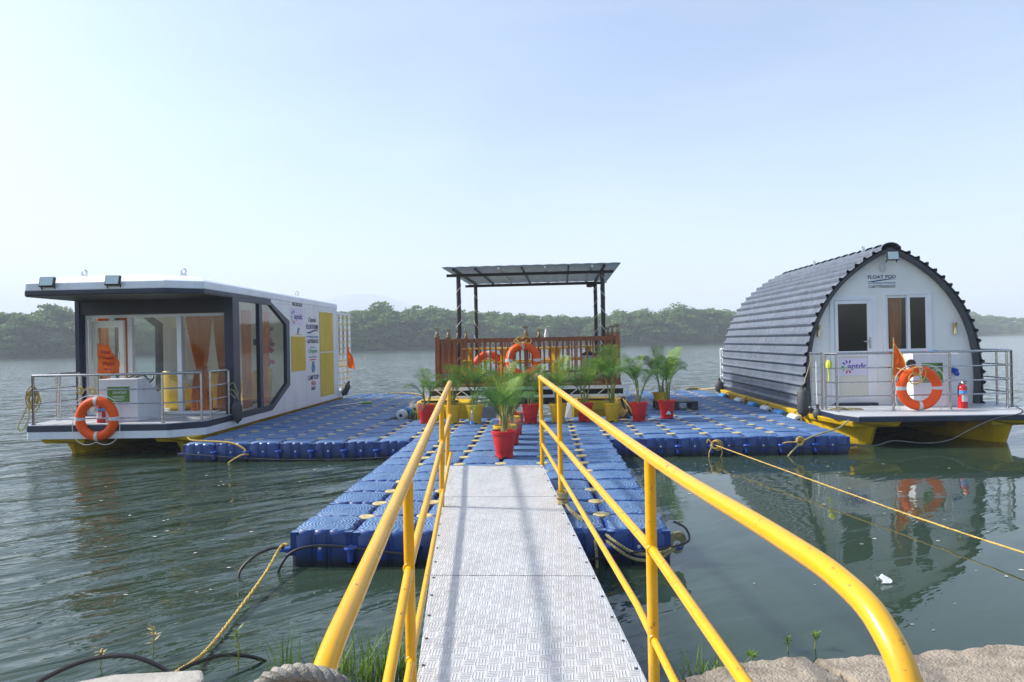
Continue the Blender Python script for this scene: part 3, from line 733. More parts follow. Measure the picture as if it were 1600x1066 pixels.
# loose lugs sticking out at the corners
mb = MB()
for x, y, d in ((-1.5, 0.06, -1), (1.5, 0.06, 1), (-5.0, 5.06, -1), (5.0, 5.06, 1)):
    mb = MB(); mb.add([(x, y - 0.05, ZT - 0.14), (x + d * 0.09, y - 0.035, ZT - 0.15), (x + d * 0.09, y + 0.035, ZT - 0.15), (x, y + 0.05, ZT - 0.14), (x, y - 0.05, ZT - 0.175), (x + d * 0.09, y - 0.035, ZT - 0.17), (x + d * 0.09, y + 0.035, ZT - 0.17), (x, y + 0.05, ZT - 0.175)],
        [(0, 1, 2, 3), (7, 6, 5, 4), (0, 4, 5, 1), (1, 5, 6, 2), (2, 6, 7, 3), (3, 7, 4, 0)])
    mb.build('corner_lug', M['pinblue'], dock, bevel=0.006)

# ================================================================== GANGWAY
gw = root('gangway', (0.2, 0.4, 0.0), 'aluminium tread-plate gangway with yellow tubular handrails', 'gangway')
FLp, FRp = Vector((-0.539, 2.008, 0.43)), Vector((0.510, 1.978, 0.43))
dirv = Vector((0.472, -4.27, -0.225)).normalized()         # towards the shore
LEN = 5.9
NLp, NRp = FLp + dirv * LEN, FRp + dirv * LEN
me = bpy.data.meshes.new('tread_plate'); o3 = gw.location
pv = [FLp, FRp, NRp, NLp]; dn = Vector((0, 0, -0.005))
me.from_pydata([tuple(p - o3) for p in pv] + [tuple(p + dn - o3) for p in pv], [], [(3, 2, 1, 0), (4, 5, 6, 7), (0, 1, 5, 4), (1, 2, 6, 5), (2, 3, 7, 6), (3, 0, 4, 7)])
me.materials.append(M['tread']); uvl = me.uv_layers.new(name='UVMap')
for p in me.polygons:
    for li in p.loop_indices:
        v = me.vertices[me.loops[li].vertex_index].co + o3
        a = (v - FLp); uvl.data[li].uv = (a.dot((FRp - FLp).normalized()), a.dot(dirv))
link('tread_plate', me, gw)
for nm, A, B in (('side_beam', FLp, NLp), ('side_beam', FRp, NRp)):
    sgn = 1 if A is FLp else -1
    off = Vector((0.024 * sgn, 0, -0.0235)); mb = MB(); mb.bar(A + off + dirv * 0.02, B + off, 0.04, 0.036); mb.build(nm, M['alu'], gw)
for k in range(8):
    t = 0.3 + k * 0.72; a = FLp + dirv * t; b = FRp + dirv * t; mb = MB(); mb.bar(a + Vector((0.05, 0, -0.022)), b + Vector((-0.05, 0, -0.022)), 0.04, 0.03); mb.build('cross_beam', M['alu'], gw)
mb = MB()
for k in range(22):
    for A, sg in ((FLp, 1), (FRp, -1)):
        p = A + dirv * (.12 + k * .27) + (FRp - FLp).normalized() * .022 * sg; mb.lathe([(.009, .0005), (.008, .004), (.003, .005)], 8, p)
tag(mb.build('plate_screws', M['greyrub'], gw, True), kind='stuff')
for t in (1.22, 3.05, 4.88):
    mb = MB(); a_ = FLp + dirv * t; b_ = FRp + dirv * t; mb.bar(a_ + Vector((.001, 0, .0008)), b_ + Vector((-.001, 0, .0008)), .0035, .0012); mb.build('plate_joint', M['greyrub'], gw)
def lerp_y(A, B, y):
    t = (y - A.y) / (B.y - A.y); return A.lerp(B, t)
def on_edge(side, y, z):
    if side > 0:
        p = lerp_y(FRp, NRp, y); return Vector((p.x + 0.004, y, z))
    return Vector((-0.083 - 0.0905 * (y + 2.3), y, z))
def handrail(side, top_pts, mids, posts, rtop=0.026):
    mb = MB(); mb.tube(smooth(top_pts, 8), rtop, 14); mb.build('top_rail', M['railyellow'], gw, True)
    for pts, r_ in mids:
        mb = MB(); mb.tube(pts, r_, 12); mb.build('mid_rail', M['railyellow'], gw, True)
    for y, zt in posts:
        p = on_edge(side, y, 0); zb = lerp_y(FLp, NLp, y).z - 0.05; q = lerp_y(FLp, NLp, y) if side < 0 else p
        mb = MB(); mb.tube([(q.x if side > 0 else min(p.x, q.x + .02), y, zb), (p.x, y, zt)], 0.0245 if y < 0 else 0.022, 12); mb.build('rail_post', M['railyellow'], gw, True)
E_ = on_edge
# right: straight top rail that rolls over into an end post
rt = [E_(1, 2.06, 1.350), E_(1, 1.98, 1.352), E_(1, 0.58, 1.312), E_(1, -2.36, 1.236), E_(1, -3.6, 1.238), E_(1, -3.95, 1.225), E_(1, -4.09, 1.175), E_(1, -4.16, 1.08), E_(1, -4.18, 0.9), E_(1, -4.18, 0.4), E_(1, -4.18, 0.0)]
handrail(1, rt, [([E_(1, 2.05, 0.885), E_(1, -2.40, 0.835), E_(1, -3.37, 0.75), E_(1, -4.18, 0.68)], 0.021), ([E_(1, 2.05, 0.645), E_(1, -2.1, 0.485), E_(1, -2.67, 0.41), E_(1, -4.18, 0.22)], 0.017)], [(2.05, 1.345), (0.57, 1.305), (-2.38, 1.23)])
lt = [E_(-1, 2.06, 1.31), E_(-1, 1.98, 1.308), E_(-1, 0.5, 1.250), E_(-1, -2.3, 1.145), E_(-1, -3.6, 1.095), E_(-1, -3.95, 1.075), E_(-1, -4.09, 1.02), E_(-1, -4.16, 0.92), E_(-1, -4.18, 0.75), E_(-1, -4.18, 0.4), E_(-1, -4.18, 0.0)]
handrail(-1, lt, [([E_(-1, 2.05, 0.965), E_(-1, 0.5, 0.90), E_(-1, -2.3, 0.735), E_(-1, -2.95, 0.60), E_(-1, -4.18, 0.36)], 0.021), ([E_(-1, 2.05, 0.56), E_(-1, 0.5, 0.49), E_(-1, -2.3, 0.32), E_(-1, -4.18, 0.12)], 0.017)], [(2.05, 1.305), (0.5, 1.24), (-2.3, 1.14)])

for side, ys in ((1, ((2.05, (.885, .645)), (.57, (.868, .588)), (-2.38, (.835, .45)))), (-1, ((2.05, (.965, .56)), (.5, (.90, .49)), (-2.3, (.735, .32))))):
    for y, zz in ys:
        for z in zz:
            p = on_edge(side, y, z); mb = MB(); mb.torus((p.x, y - .020, z), .021 if z > .6 else .017, .006, XF(R(90)), 14, 6); mb.build('weld_bead', M['railyellow'], gw, True)
# ================================================================== shared builders
def railing(parent, plan, z0, zt, levels, r_=0.021, rm=0.011, mat_=None, ends_round=True, foot=True):
    mat_ = mat_ or M['steel']
    for x, y in plan:
        mb = MB(); mb.tube([(x, y, z0), (x, y, zt - 0.01)], 0.019, 10)
        if foot: mb.lathe([(0.036, z0), (0.036, z0 + 0.008), (0.022, z0 + 0.014)], 12, (x, y, 0))
        mb.build('rail_post', mat_, parent, True)
    mb = MB(); mb.tube([(x, y, zt) for x, y in plan], r_, 12); mb.build('top_rail', mat_, parent, True)
    for z in levels:
        mb = MB(); mb.tube([(x, y, z) for x, y in plan], rm, 8); mb.build('mid_rail', mat_, parent, True)

def life_ring(c, rot, label, R0=0.285, r0=0.078, cords=True):
    """rot: 3x3 turning the ring's local XY plane into place"""
    mb = MB(); mb.torus(c, R0, r0, rot, 48, 16, 0.82)
    a = np.array(mb.v); r_ = root('life_ring', (c[0], c[1], a[:, 2].min()), label, 'life ring')
    mb.build('float_ring', M['orange'], r_, True)
    for k in range(4):
        th = math.pi / 2 * k + R(90); vs = []; fs = []; n2 = 16; n1 = 4
        for i in range(n1 + 1):
            t = th + (i / n1 - 0.5) * 0.19
            for j in range(n2):
                b = 2 * math.pi * j / n2; q = r0 + 0.003
                vs.append(Vector(c) + rot @ Vector(((R0 + q * math.cos(b)) * math.cos(t), (R0 + q * math.cos(b)) * math.sin(t), q * 0.82 * math.sin(b))))
        for i in range(n1):
            for j in range(n2): fs.append((i * n2 + j, (i + 1) * n2 + j, (i + 1) * n2 + (j + 1) % n2, i * n2 + (j + 1) % n2))
        MB().add(vs, fs).build('reflective_band', M['tape'], r_, True)
        if cords:
            t0, t1 = th, th + math.pi / 2; pts = []
            for i in range(13):
                u = i / 12; t = t0 + (t1 - t0) * u
                rr = R0 + r0 + 0.01 + 0.075 * math.sin(u * math.pi)
                p = Vector(c) + rot @ Vector((rr * math.cos(t), rr * math.sin(t), 0.03)); p.z -= 0.035 * math.sin(u * math.pi)
                pts.append(p)
            mb = MB(); mb.tube(pts, 0.006, 6); mb.build('grab_line', M['cordwhite'], r_, True)
    return r_

def extinguisher(c, h, r, label, group=None):
    x, y, z = c; e = root('fire_extinguisher', (x, y, z), label, 'fire extinguisher', group)
    mb = MB(); mb.lathe([(r * 0.94, z), (r, z + 0.015), (r, z + h * 0.76), (r * 0.8, z + h * 0.84), (r * 0.4, z + h * 0.89), (r * 0.3, z + h * 0.93)], 20, (x, y, 0)); mb.build('cylinder_body', M['red'], e, True)
    mb = MB(); mb.lathe([(r * 1.01, z + 0.02), (r * 1.01, z + h * 0.16)], 20, (x, y, 0), cap0=False, cap1=False); mb.build('base_band', M['red'], e, True)
    mb = MB(); mb.lathe([(r * 1.012, z + h * 0.55), (r * 1.012, z + h * 0.68)], 20, (x, y, 0), cap0=False, cap1=False); mb.build('label_band', M['lablue'], e, True)
    mb = MB(); mb.sheet(lambda u, v: (x + r * 1.015 * math.sin(-0.7 + 1.4 * u), y - r * 1.015 * math.cos(-0.7 + 1.4 * u), z + h * (0.26 + 0.24 * v)), 6, 1); mb.build('instruction_label', M['tape'], e, True)
    mb = MB(); mb.lathe([(r * 0.26, z + h * 0.9), (r * 0.26, z + h * 0.97), (r * 0.15, z + h)], 12, (x, y, 0)); mb.build('valve', M['alu'], e, True)
    mb = MB(); mb.bar((x - r * 0.2, y, z + h * 0.97), (x + r * 0.95, y, z + h * 1.02), 0.018, 0.012); mb.bar((x - r * 0.2, y, z + h * 0.93), (x + r * 0.85, y, z + h * 0.93), 0.018, 0.010); mb.build('handle', M['black'], e)
    mb = MB(); mb.tube(smooth([(x - r * 0.25, y - 0.01, z + h * 0.93), (x - r * 0.9, y - 0.01, z + h * 0.9), (x - r * 1.1, y - 0.01, z + h * 0.7), (x - r * 1.08, y - 0.01, z + h * 0.45)], 5), 0.010, 6); mb.build('hose', M['black'], e, True)
    return e

def flag(base, h, pole_r, tri, label, seed, lean=(0.0, 0.0)):
    """small cloth pennant on a stick; tri = list of (u,v) outline offsets in metres from the stick top (x right, z up)"""
    bx, by, bz = base; f = root('pennant_flag', base, label, 'flag')
    tx, ty, tz = bx + lean[0], by + lean[1], bz + h
    mb = MB(); mb.tube([(bx, by, bz), (tx, ty, tz)], pole_r, 8); mb.build('stick', M['rope2'], f, True)
    mb = MB()
    def cl(u, v):
        # v: along the stick from top to bottom of cloth, u: outwards
        top_w = tri(v); z = tz - 0.02 - v * tri.H
        t = (tz - z) / h; ox, oy = tx + (bx - tx) * t, ty + (by - ty) * t
        fold = 0.035 * math.sin(u * 9 + v * 4 + seed) * u + 0.02 * math.sin(v * 11 + seed)
        return (ox + u * top_w, oy + fold, z + tri.droop * u * u * -1 + 0.012 * math.sin(u * 7 + seed))
    mb.sheet(cl, 14, 16); cloth = mb.build('cloth', M['flag'], f, True)
    return f, cloth, cl
class Tri:
    def __init__(s, H, fn, droop): s.H = H; s.fn = fn; s.droop = droop
    def __call__(s, v): return s.fn(v)

def fender(c, r, L, label, mat_=None, group='black boat fenders', loop=True, tilt=0.0):
    x, y, z = c; m = XF(0, tilt, 0); e = root('boat_fender', (x, y, z), label, 'fender', group)
    mb = MB(); mb.lathe([(r * 0.25, 0), (r * 0.35, 0.03), (r * 0.7, 0.045), (r, 0.09), (r, L - 0.09), (r * 0.7, L - 0.045), (r * 0.35, L - 0.03), (r * 0.3, L)], 16, c, m); mb.build('body', mat_ or M['greyrub'], e, True)
    mb = MB(); mb.lathe([(r * 0.32, L - 0.01), (r * 0.32, L + 0.03), (r * 0.2, L + 0.045)], 10, c, m); mb.build('eye', M['black'], e, True)
    return e

def curtain(parent, x0, x1, y, z0, z1, tie=None, tx=0.5, tw=0.3, amp=0.03, waves=8, axis='x'):
    """hanging curtain between x0 and x1 (along X, or along Y when axis='y'), gathered at height tie"""
    def fn(u, v):
        z = z0 + (z1 - z0) * v; cx = x0 + (x1 - x0) * tx
        if tie is not None:
            d = abs(z - tie); k = min(1.0, tw + (1 - tw) * (d / (0.95 if z > tie else 0.8)) ** 0.8)
            k = k if z > tie else min(0.82, k)
        else: k = 1.0
        x = cx + ((x0 + (x1 - x0) * u) - cx) * k
        yy = y + amp * math.sin(u * waves * 2 * math.pi + 0.7 * math.sin(z * 2)) * (0.5 + 0.5 * k) + 0.01 * math.sin(u * 31)
        return (x, yy, z) if axis == 'x' else (yy, x, z)
    mb = MB(); mb.sheet(fn, waves * 8, 24); c = mb.build('curtain', M['curtain'], parent, True)
    if tie is not None:
        mb = MB(); cx = x0 + (x1 - x0) * tx; hw = (x1 - x0) * tw * 0.55; pts = []
        for i in range(12):
            a = 2 * math.pi * i / 12; q = (cx + hw * math.cos(a), y + (amp + 0.012) * math.sin(a)); pts.append((q[0], q[1], tie) if axis == 'x' else (q[1], q[0], tie))
        mb.tube(pts, 0.012, 6, closed=True); mb.build('tie_band', M['curtain'], c, True)
    return c

def floodlight(parent, c, wdt, hgt, tilt=0.0, skew=0.0):
    x, y, z = c; m = XF(tilt, 0, skew)
    mb = MB(); mb.obox(c, wdt, 0.05, hgt, m); f = mb.build('floodlight', M['black'], parent, bevel=0.006)
    mb = MB(); mb.obox(Vector(c) + m @ Vector((0, -0.029, 0)), wdt * 0.86, 0.006, hgt * 0.84, m); mb.build('lamp_glass', M['lampglass'], f)
    mb = MB(); mb.bar(Vector(c) + m @ Vector((wdt * 0.45, 0.0, -0.02)), Vector(c) + m @ Vector((wdt * 0.45, 0.07, -hgt * 0.62)), 0.012, 0.02); mb.bar(Vector(c) + m @ Vector((-wdt * 0.45, 0.0, -0.02)), Vector(c) + m @ Vector((-wdt * 0.45, 0.07, -hgt * 0.62)), 0.012, 0.02); mb.build('bracket', M['black'], f)
    return f

def hull(parent, xc, wd, y0, y1, zt, bow=1.1, mat_=None, keel=0.0, zb=-0.35):
    """one pontoon hull, bow towards -Y: raked stem, hard chine, a lip under the deck"""
    mat_ = mat_ or M['yellowhull']; mb = MB(); st = []
    for t in (0, 0.08, 0.2, 0.4, 0.65, 1.0):
        y_top = y0 + bow * t; k = min(1, 0.10 + 1.0 * t ** 0.6)
        st.append((y_top, k, t))
    st.append((y1, 1.0, 1.0)); vs = []
    for y, k, t in st:
        rake = 0.34 * (1 - t); h = wd / 2
        sec = [(-h * (0.72 + 0.28 * min(1, k + .1)), 0, zt), (-h * (0.66 + 0.30 * k), 0.03, zt - 0.085), (-h * 0.90 * k, rake * 0.45 + 0.05, zt - 0.11), (-h * 0.78 * k, rake * 0.9, 0.06), (-h * 0.40 * k, rake * 1.2, zb * 0.7), (0, rake * 1.3, zb),
               (h * 0.40 * k, rake * 1.2, zb * 0.7), (h * 0.78 * k, rake * 0.9, 0.06), (h * 0.90 * k, rake * 0.45 + 0.05, zt - 0.11), (h * (0.66 + 0.30 * k), 0.03, zt - 0.085), (h * (0.72 + 0.28 * min(1, k + .1)), 0, zt)]
        vs += [(xc + keel * (1 - t) + x, y + dy, z) for x, dy, z in sec]
    n = 11; fs = []
    for i in range(len(st) - 1):
        for k in range(n): fs.append((i * n + k, i * n + (k + 1) % n, (i + 1) * n + (k + 1) % n, (i + 1) * n + k))
    fs.append(list(range(n))[::-1]); fs.append([(len(st) - 1) * n + k for k in range(n)])
    mb.add(vs, fs); o = mb.build('hull', mat_, parent, False, bevel=0.012); return o

def rope_thing(name, pts, r, mat_, label, cat='rope', seg=8, strands=False, n=7, group=None):
    mb = MB()
    if strands: strand_rope(mb, pts, r, turns_per_m=strands)
    else: mb.tube(smooth(pts, seg), r, n)
    return tag(mb.build(name, mat_, None, True), label, cat, group)

# ================================================================== HOUSEBOAT (left)
XL, XR, YF, YB = -8.05, -5.10, 5.62, 13.45
hb = root('houseboat', (-6.65, 9.5, 0.0), 'white flat-roofed houseboat with navy window frames and yellow wall panels', 'houseboat')
def plan(xl, xr, yf, yb, cx=0.48, cyy=0.35):
    return [(xl + 0.13, yf), (xr - cx, yf), (xr, yf + cyy), (xr, yb), (xl, yb), (xl, yf + 0.16)]
mb = MB(); mb.prism(plan(XL, XR, YF, 14.9), XY, 0.295, 0.417); mb.build('deck_edge', M['white'], hb, bevel=0.006)
mb = MB(); mb.prism(plan(XL - .004, XR + .004, YF - .004, 7.05), XY, 0.4172, 0.518); mb.build('navy_deck_band', M['navy'], hb, bevel=0.004)
mb = MB(); mb.prism(plan(XL + .02, XR - .02, YF + .02, 7.20), XY, 0.5182, 0.526); mb.build('deck_floor', M['deckgrey'], hb)
mb = MB(); mb.box(XL + .03, XR - .03, 7.22, YB, 0.42, 0.526); mb.build('cabin_floor', M['upvc'], hb)
mb = MB(); mb.box(XL + .05, XR - .05, YB + .03, 14.85, 0.4172, 0.47); mb.build('rear_deck', M['deckgrey'], hb)
hull(hb, -7.52, .98, 5.72, 14.3, 0.293, 1.3, keel=0.12); hull(hb, -5.66, 0.92, 5.78, 14.3, 0.293, 1.3, keel=0.12)
mb = MB(); mb.box(-7.0, -6.12, 6.6, 14.0, 0.18, 0.29); mb.build('underdeck_beam', M['hulldark'], hb)
# roof
mb = MB(); mb.prism(plan(XL, XR, YF + .03, 7.23), XY, 2.645, 2.66); mb.build('soffit', M['soffit'], hb)
mb = MB(); mb.box(XL + .07, XR - .07, 7.242, YB - .07, 2.62, 2.66); mb.build('ceiling', M['upvc'], hb)
mb = MB(); mb.prism(plan(XL - .004, XR + .004, YF + .01, 8.84), XY, 2.6605, 2.728); mb.build('navy_fascia', M['navy'], hb, bevel=0.004)
mb = MB(); mb.box(XL, XR, 8.845, YB + .02, 2.6605, 2.728); mb.build('white_fascia', M['white'], hb)
def roof_ring(i_, z): return [(x, y, z) for x, y in plan(XL + i_, XR - i_, YF + .02 + i_, YB + .05 - i_, 0.48, 0.35)]
mb = MB(); rr = [roof_ring(-.008, 2.7285), roof_ring(0.0, 2.855), roof_ring(0.10, 2.905), roof_ring(0.55, 3.015), roof_ring(1.2, 3.05)]
vs = [p for g in rr for p in g]; n = 6; fs = [(i * n + k, i * n + (k + 1) % n, (i + 1) * n + (k + 1) % n, (i + 1) * n + k) for i in range(len(rr) - 1) for k in range(n)]
fs.append(list(range(n))[::-1]); fs.append([(len(rr) - 1) * n + k for k in range(n)])
mb.add(vs, fs); rf = mb.build('roof', M['white'], hb, bevel=0.012)
for x, y in ((-7.4, 6.35), (-5.72, 6.5), (-5.75, 12.2), (-7.5, 12.4)):
    mb = MB(); mb.torus((x, y, 3.03 + 0.055), 0.045, 0.016, XF(R(90)), 16, 8); mb.box(x - .05, x + .05, y - .02, y + .02, 2.99, 3.04); mb.build('lifting_eye', M['alu'], rf, True)
for x in (-7.52, -6.42):
    floodlight(hb, (x, YF - 0.02, 2.865), 0.235, 0.165, R(-18), R(6))
# front wall: navy header and jambs, white frame, panes
mb = MB(); mb.box(XL + .002, XR - .002, 7.06, 7.24, 2.39, 2.644); mb.build('header', M['soffit'], hb)
mb = MB(); mb.box(XL, XL + .08, 7.05, 7.27, 0.527, 2.389); mb.build('corner_column', M['navy'], hb, bevel=0.006)
mb = MB(); mb.box(XL + .08, XL + .10, 7.12, 7.26, 0.527, 2.389); mb.build('inner_jamb', M['navy'], hb, bevel=0.004)
mb = MB(); mb.box(XR - .17, XR, 7.05, 7.3, 0.527, 2.644); mb.build('corner_column', M['navy'], hb, bevel=0.006)
gx0, gx1 = XL + .10, XR - .17
fn = XZ(7.16)
mb = MB(); mb.frame([(gx0, .53), (gx1, .53), (gx1, 2.385), (gx0, 2.385)], [(gx0 + .06, .58), (gx1 - .035, .58), (gx1 - .035, 2.33), (gx0 + .06, 2.33)], fn, 0, 0.09)
mb.box(-7.15, -7.065, 7.158, 7.252, .58, 2.33); mb.box(-6.215, -6.13, 7.158, 7.252, .58, 2.33); ff_ = mb.build('front_frame', M['upvc'], hb, bevel=0.004)
for a, b in ((-7.065, -6.215), (-6.13, gx1 - .035)):
    mb = MB(); mb.box(a, b, 7.2, 7.206, .58, 2.33); mb.build('glass_pane', M['glass'], hb)
# door leaf standing slightly open
dm = XF(0, 0, R(-14)); hx, hy = gx0 + 0.10, 7.21
def dl(x, t, z): p = dm @ Vector((x, t, 0)); return (hx + p.x, hy + p.y, z)
mb = MB(); mb.frame([(0, .6), (0.72, .6), (0.72, 2.28), (0, 2.28)], [(.11, .72), (.61, .72), (.61, 2.15), (.11, 2.15)], lambda p, t: dl(p[0], t, p[1]), 0, 0.05); dr = mb.build('cabin_door', M['cream'], hb, bevel=0.004)
mb = MB(); mb.prism([(.11, .72), (.61, .72), (.61, 2.15), (.11, 2.15)], lambda p, t: dl(p[0], t, p[1]), 0.02, 0.026); mb.build('door_glass', M['glass'], dr)
mb = MB(); mb.tube([dl(.66, -.05, 1.5), dl(.66, -.05, 1.7)], 0.011, 8); mb.build('handle', M['steel'], dr, True)
mb = MB(); mb.tube([(gx0 + .085, 7.12, .6), (gx0 + .085, 7.12, 2.28)], 0.012, 8)
for z in (.75, 1.5, 1.9, 2.2): mb.tube([(gx0 + .085, 7.12, z), (gx0 + .085, 7.12, z + .09)], 0.022, 8)
mb.build('door_lock_bar', M['alu'], hb, True)
curtain(hb, -7.95, -7.72, 7.52, .56, 2.36, None, waves=4)
curtain(hb, -7.47, -7.2, 7.46, .56, 2.36, None, waves=4)
curtain(hb, -6.14, -5.62, 7.36, .56, 2.36, 1.38, 0.56, 0.40, 0.03, 7)
curtain(hb, -5.62, -5.29, 7.36, .56, 2.36, 1.32, 0.55, 0.52, 0.03, 5)
# side walls with the clipped octagon window (both sides)
oct_o = [(7.03, .418), (7.03, 2.659), (8.84, 2.659), (9.87, 2.30), (9.85, .88), (8.80, .418)]
for sgn, xw in ((1, XR), (-1, XL)):
    fnx = (lambda p, t, xw=xw, sgn=sgn: (xw - sgn * t, p[0], p[1]))
    mb = MB(); mb.prism([(8.84, 2.659), (9.8705, 2.30), (9.8505, .88), (8.80, .4175), (YB, .4175), (YB, 2.659)], fnx, 0.004, 0.06); wl = mb.build('side_wall', M['white'], hb)
    if sgn > 0:
        for y in (10.92, 11.93, 13.12):
            mb = MB(); mb.box(xw - .0045, xw + .0015, y - .006, y + .006, .43, 2.64); mb.build('panel_joint', M['upvc'], wl)
    w1 = [(7.30, .53), (8.22, .53), (8.22, 2.60), (7.30, 2.60)]
    w2 = [(8.36, .53), (8.80, .53), (9.66, .93), (9.68, 2.22), (8.82, 2.60), (8.36, 2.60)]
    # navy frame built as mullions and edges around the two panes
    fr = MB()
    fr.prism([(7.03, .418), (8.80, .418), (8.80, .53), (7.03, .53)], fnx, -.006, 0.07)
    fr.prism([(7.03, 2.60), (8.82, 2.60), (8.84, 2.6598), (7.03, 2.6598)], fnx, -.006, 0.07)
    fr.prism([(7.03, .53), (7.30, .53), (7.30, 2.60), (7.03, 2.60)], fnx, -.006, 0.07)
    fr.prism([(8.22, .53), (8.36, .53), (8.36, 2.60), (8.22, 2.60)], fnx, -.006, 0.07)
    fr.prism([(8.80, .418), (9.85, .88), (9.66, .93), (8.80, .53)], fnx, -.006, 0.07)
    fr.prism([(9.85, .88), (9.87, 2.30), (9.68, 2.22), (9.66, .93)], fnx, -.006, 0.07)
    fr.prism([(9.87, 2.30), (8.84, 2.6598), (8.82, 2.60), (9.68, 2.22)], fnx, -.006, 0.07)
    wf = fr.build('side_window_frame', M['navy'], hb)
    for wpoly in (w1, w2):
        mb = MB(); mb.prism(wpoly, fnx, 0.03, 0.036); mb.build('window_pane', M['glass'], wf)
curtain(hb, 7.78, 8.18, XR - .16, .56, 2.45, None, amp=0.025, waves=5, axis='y')
curtain(hb, 8.62, 9.12, XR - .16, .56, 2.45, 1.15, 0.5, 0.5, 0.025, 5, axis='y')
mb = MB(); mb.box(XL + .07, XR - .07, 10.9, 10.95, .527, 2.63); pt = mb.build('partition', M['cream'], hb)
mb = MB(); mb.frame([(-8.3, .53), (-7.62, .53), (-7.62, 2.36), (-8.3, 2.36)], [(-8.22, .6), (-7.70, .6), (-7.70, 2.28), (-8.22, 2.28)], XZ(10.86), 0, 0.039); mb.build('door_frame', M['upvc'], pt)
mb = MB(); mb.box(-8.22, -7.70, 10.872, 10.898, .6, 2.28); mb.box(-8.22, -7.70, 10.862, 10.871, 1.38, 1.46); mb.build('inner_door', M['upvc'], pt)
mb = MB(); mb.box(-6.35, -6.24, 10.87, 10.899, 1.78, 1.92); mb.build('wall_socket', M['black'], pt)
mb = MB(); mb.box(XL + .065, XL + .5, 9.9, 10.89, 2.2, 2.63); mb.build('ceiling_bulkhead', M['cream'], pt)
mb = MB(); mb.box(XL, XR, YB - .06, YB, .4175, 2.659); mb.build('rear_wall', M['white'], hb)
# yellow panels, name plate, posters, prints on the right wall
XW = XR - .004
for y0, y1, z0, z1 in ((9.97, 10.88, 1.17, 1.96), (11.97, 13.08, 1.585, 2.60), (11.97, 13.08, .44, 1.555)):
    mb = MB(); mb.box(XW + .0005, XW + .012, y0, y1, z0, z1); mb.build('yellow_wall_panel', M['yellowpanel'], hb, bevel=0.003)
mb = MB(); mb.box(XR + .0005, XR + .014, 10.10, 10.68, 2.665, 2.725); npl = mb.build('number_plate', M['black'], hb)
text('lettering', 'IND-AP-03', M['inkwhite'], hb, (XR + .016, 10.39, 2.695), 0.5, 0.04, '+X', 0.004)
TX = XW + .004
mb = MB(); mb.box(XW + .0005, XW + .0035, 9.98, 10.78, 2.20, 2.61); mb.build('logo_poster', M['poster'], hb)
text('lettering', 'aptdc', M['inkpurple'], hb, (TX + .002, 10.45, 2.40), 0.55, 0.16, '+X', 0.012)
def rays(parent, cx, cz, k, put, face='-Y'):
    cols = [('inkpurple', 70), ('inkpurple', 105), ('inkpurple', 140), ('inkgreen', 180), ('inklime', 215), ('inkred', 255), ('inkred', 290)]
    for nm, a in cols:
        d = Vector((math.cos(R(a)), 0, math.sin(R(a)))); p = Vector((-d.z, 0, d.x)); a0, a1 = k * 0.55, k * 1.0; w_ = k * 0.11
        q = [d * a0 - p * w_, d * a0 + p * w_, d * a1 + p * w_ * 1.15, d * a1 - p * w_ * 1.15]
        MB().add([put(cx + v.x, cz + v.z) for v in q], [(0, 1, 2, 3)]).build('logo_ray', M[nm], parent)
rays(hb, 10.14, 2.40, 0.16, lambda a, b: (TX + .002, a, b))
mb = MB(); mb.box(XW + .0005, XW + .0035, 10.12, 10.70, 1.99, 2.19); mb.build('logo_poster', M['upvc'], hb)
mb = MB(); mb.prism([(10.34, 2.03), (10.45, 2.02), (10.50, 2.10), (10.55, 2.17), (10.46, 2.14), (10.40, 2.18), (10.38, 2.11)], YZ(TX), 0.0, .002); mb.build('bird_emblem', M['inkblue'], hb)
mb = MB(); mb.box(TX - .0003, TX + .002, 10.24, 10.62, 1.992, 2.018); mb.build('emblem_plate', M['yellowpanel'], hb)
yc = 11.43
text('lettering', 'Capsule', M['inkdark'], hb, (TX, yc, 2.36), 0.55, 0.15, '+X', 0.0, 0.4)
text('lettering', 'FLOATHOME', M['inknavy'], hb, (TX, yc, 2.20), 0.88, 0.115, '+X', 0.012)
mb = MB(); P_ = [(yc - .42, 2.055), (yc - .30, 2.03), (yc - .12, 2.05), (yc + .12, 2.095), (yc + .36, 2.10), (yc + .42, 2.09), (yc + .30, 2.135), (yc + .05, 2.12), (yc - .15, 2.085), (yc - .32, 2.075)]; mb.prism(P_, YZ(TX), 0, .002); mb.build('wave_mark', M['inknavy'], hb)
text('lettering', 'For Bookings & Enquiries', M['inkblue'], hb, (TX, yc, 1.955), 0.85, 0.06, '+X', 0.004)
text('lettering', 'Call:7702636222', M['inkdark'], hb, (TX, yc, 1.85), 0.86, 0.095, '+X', 0.006)
mb = MB(); mb.box(TX - .0003, TX + .0015, yc - .2, yc + .2, 1.692, 1.71); mb.build('print_line', M['inkblue'], hb)
text('lettering', 'CPopout', M['inkgreen'], hb, (TX, yc, 1.60), 0.66, 0.12, '+X', 0.008)
mb = MB(); mb.box(TX - .0003, TX + .0015, yc - .27, yc + .27, 1.452, 1.475); mb.build('print_line', M['inkblue'], hb)
mb = MB(); mb.box(TX - .0003, TX + .0015, yc - .2, yc + .2, 1.385, 1.412); mb.build('print_line', M['inkred'], hb)
for zc_, k in ((1.29, .06), (1.19, .10)):
    mb = MB(); mb.torus((TX + .001, yc, zc_), k * 0.95, 0.012, XF(0, R(90)), 20, 5); mb.build('crest_ring', M['inkblue'], hb)
mb = MB(); mb.box(TX - .0003, TX + .002, yc - .035, yc + .035, 1.13, 1.24); mb.build('crest_core', M['inkblue'], hb)
text('lettering', 'CAMP STOP', M['inknavy'], hb, (TX, yc, 0.965), 0.80, 0.11, '+X', 0.008)
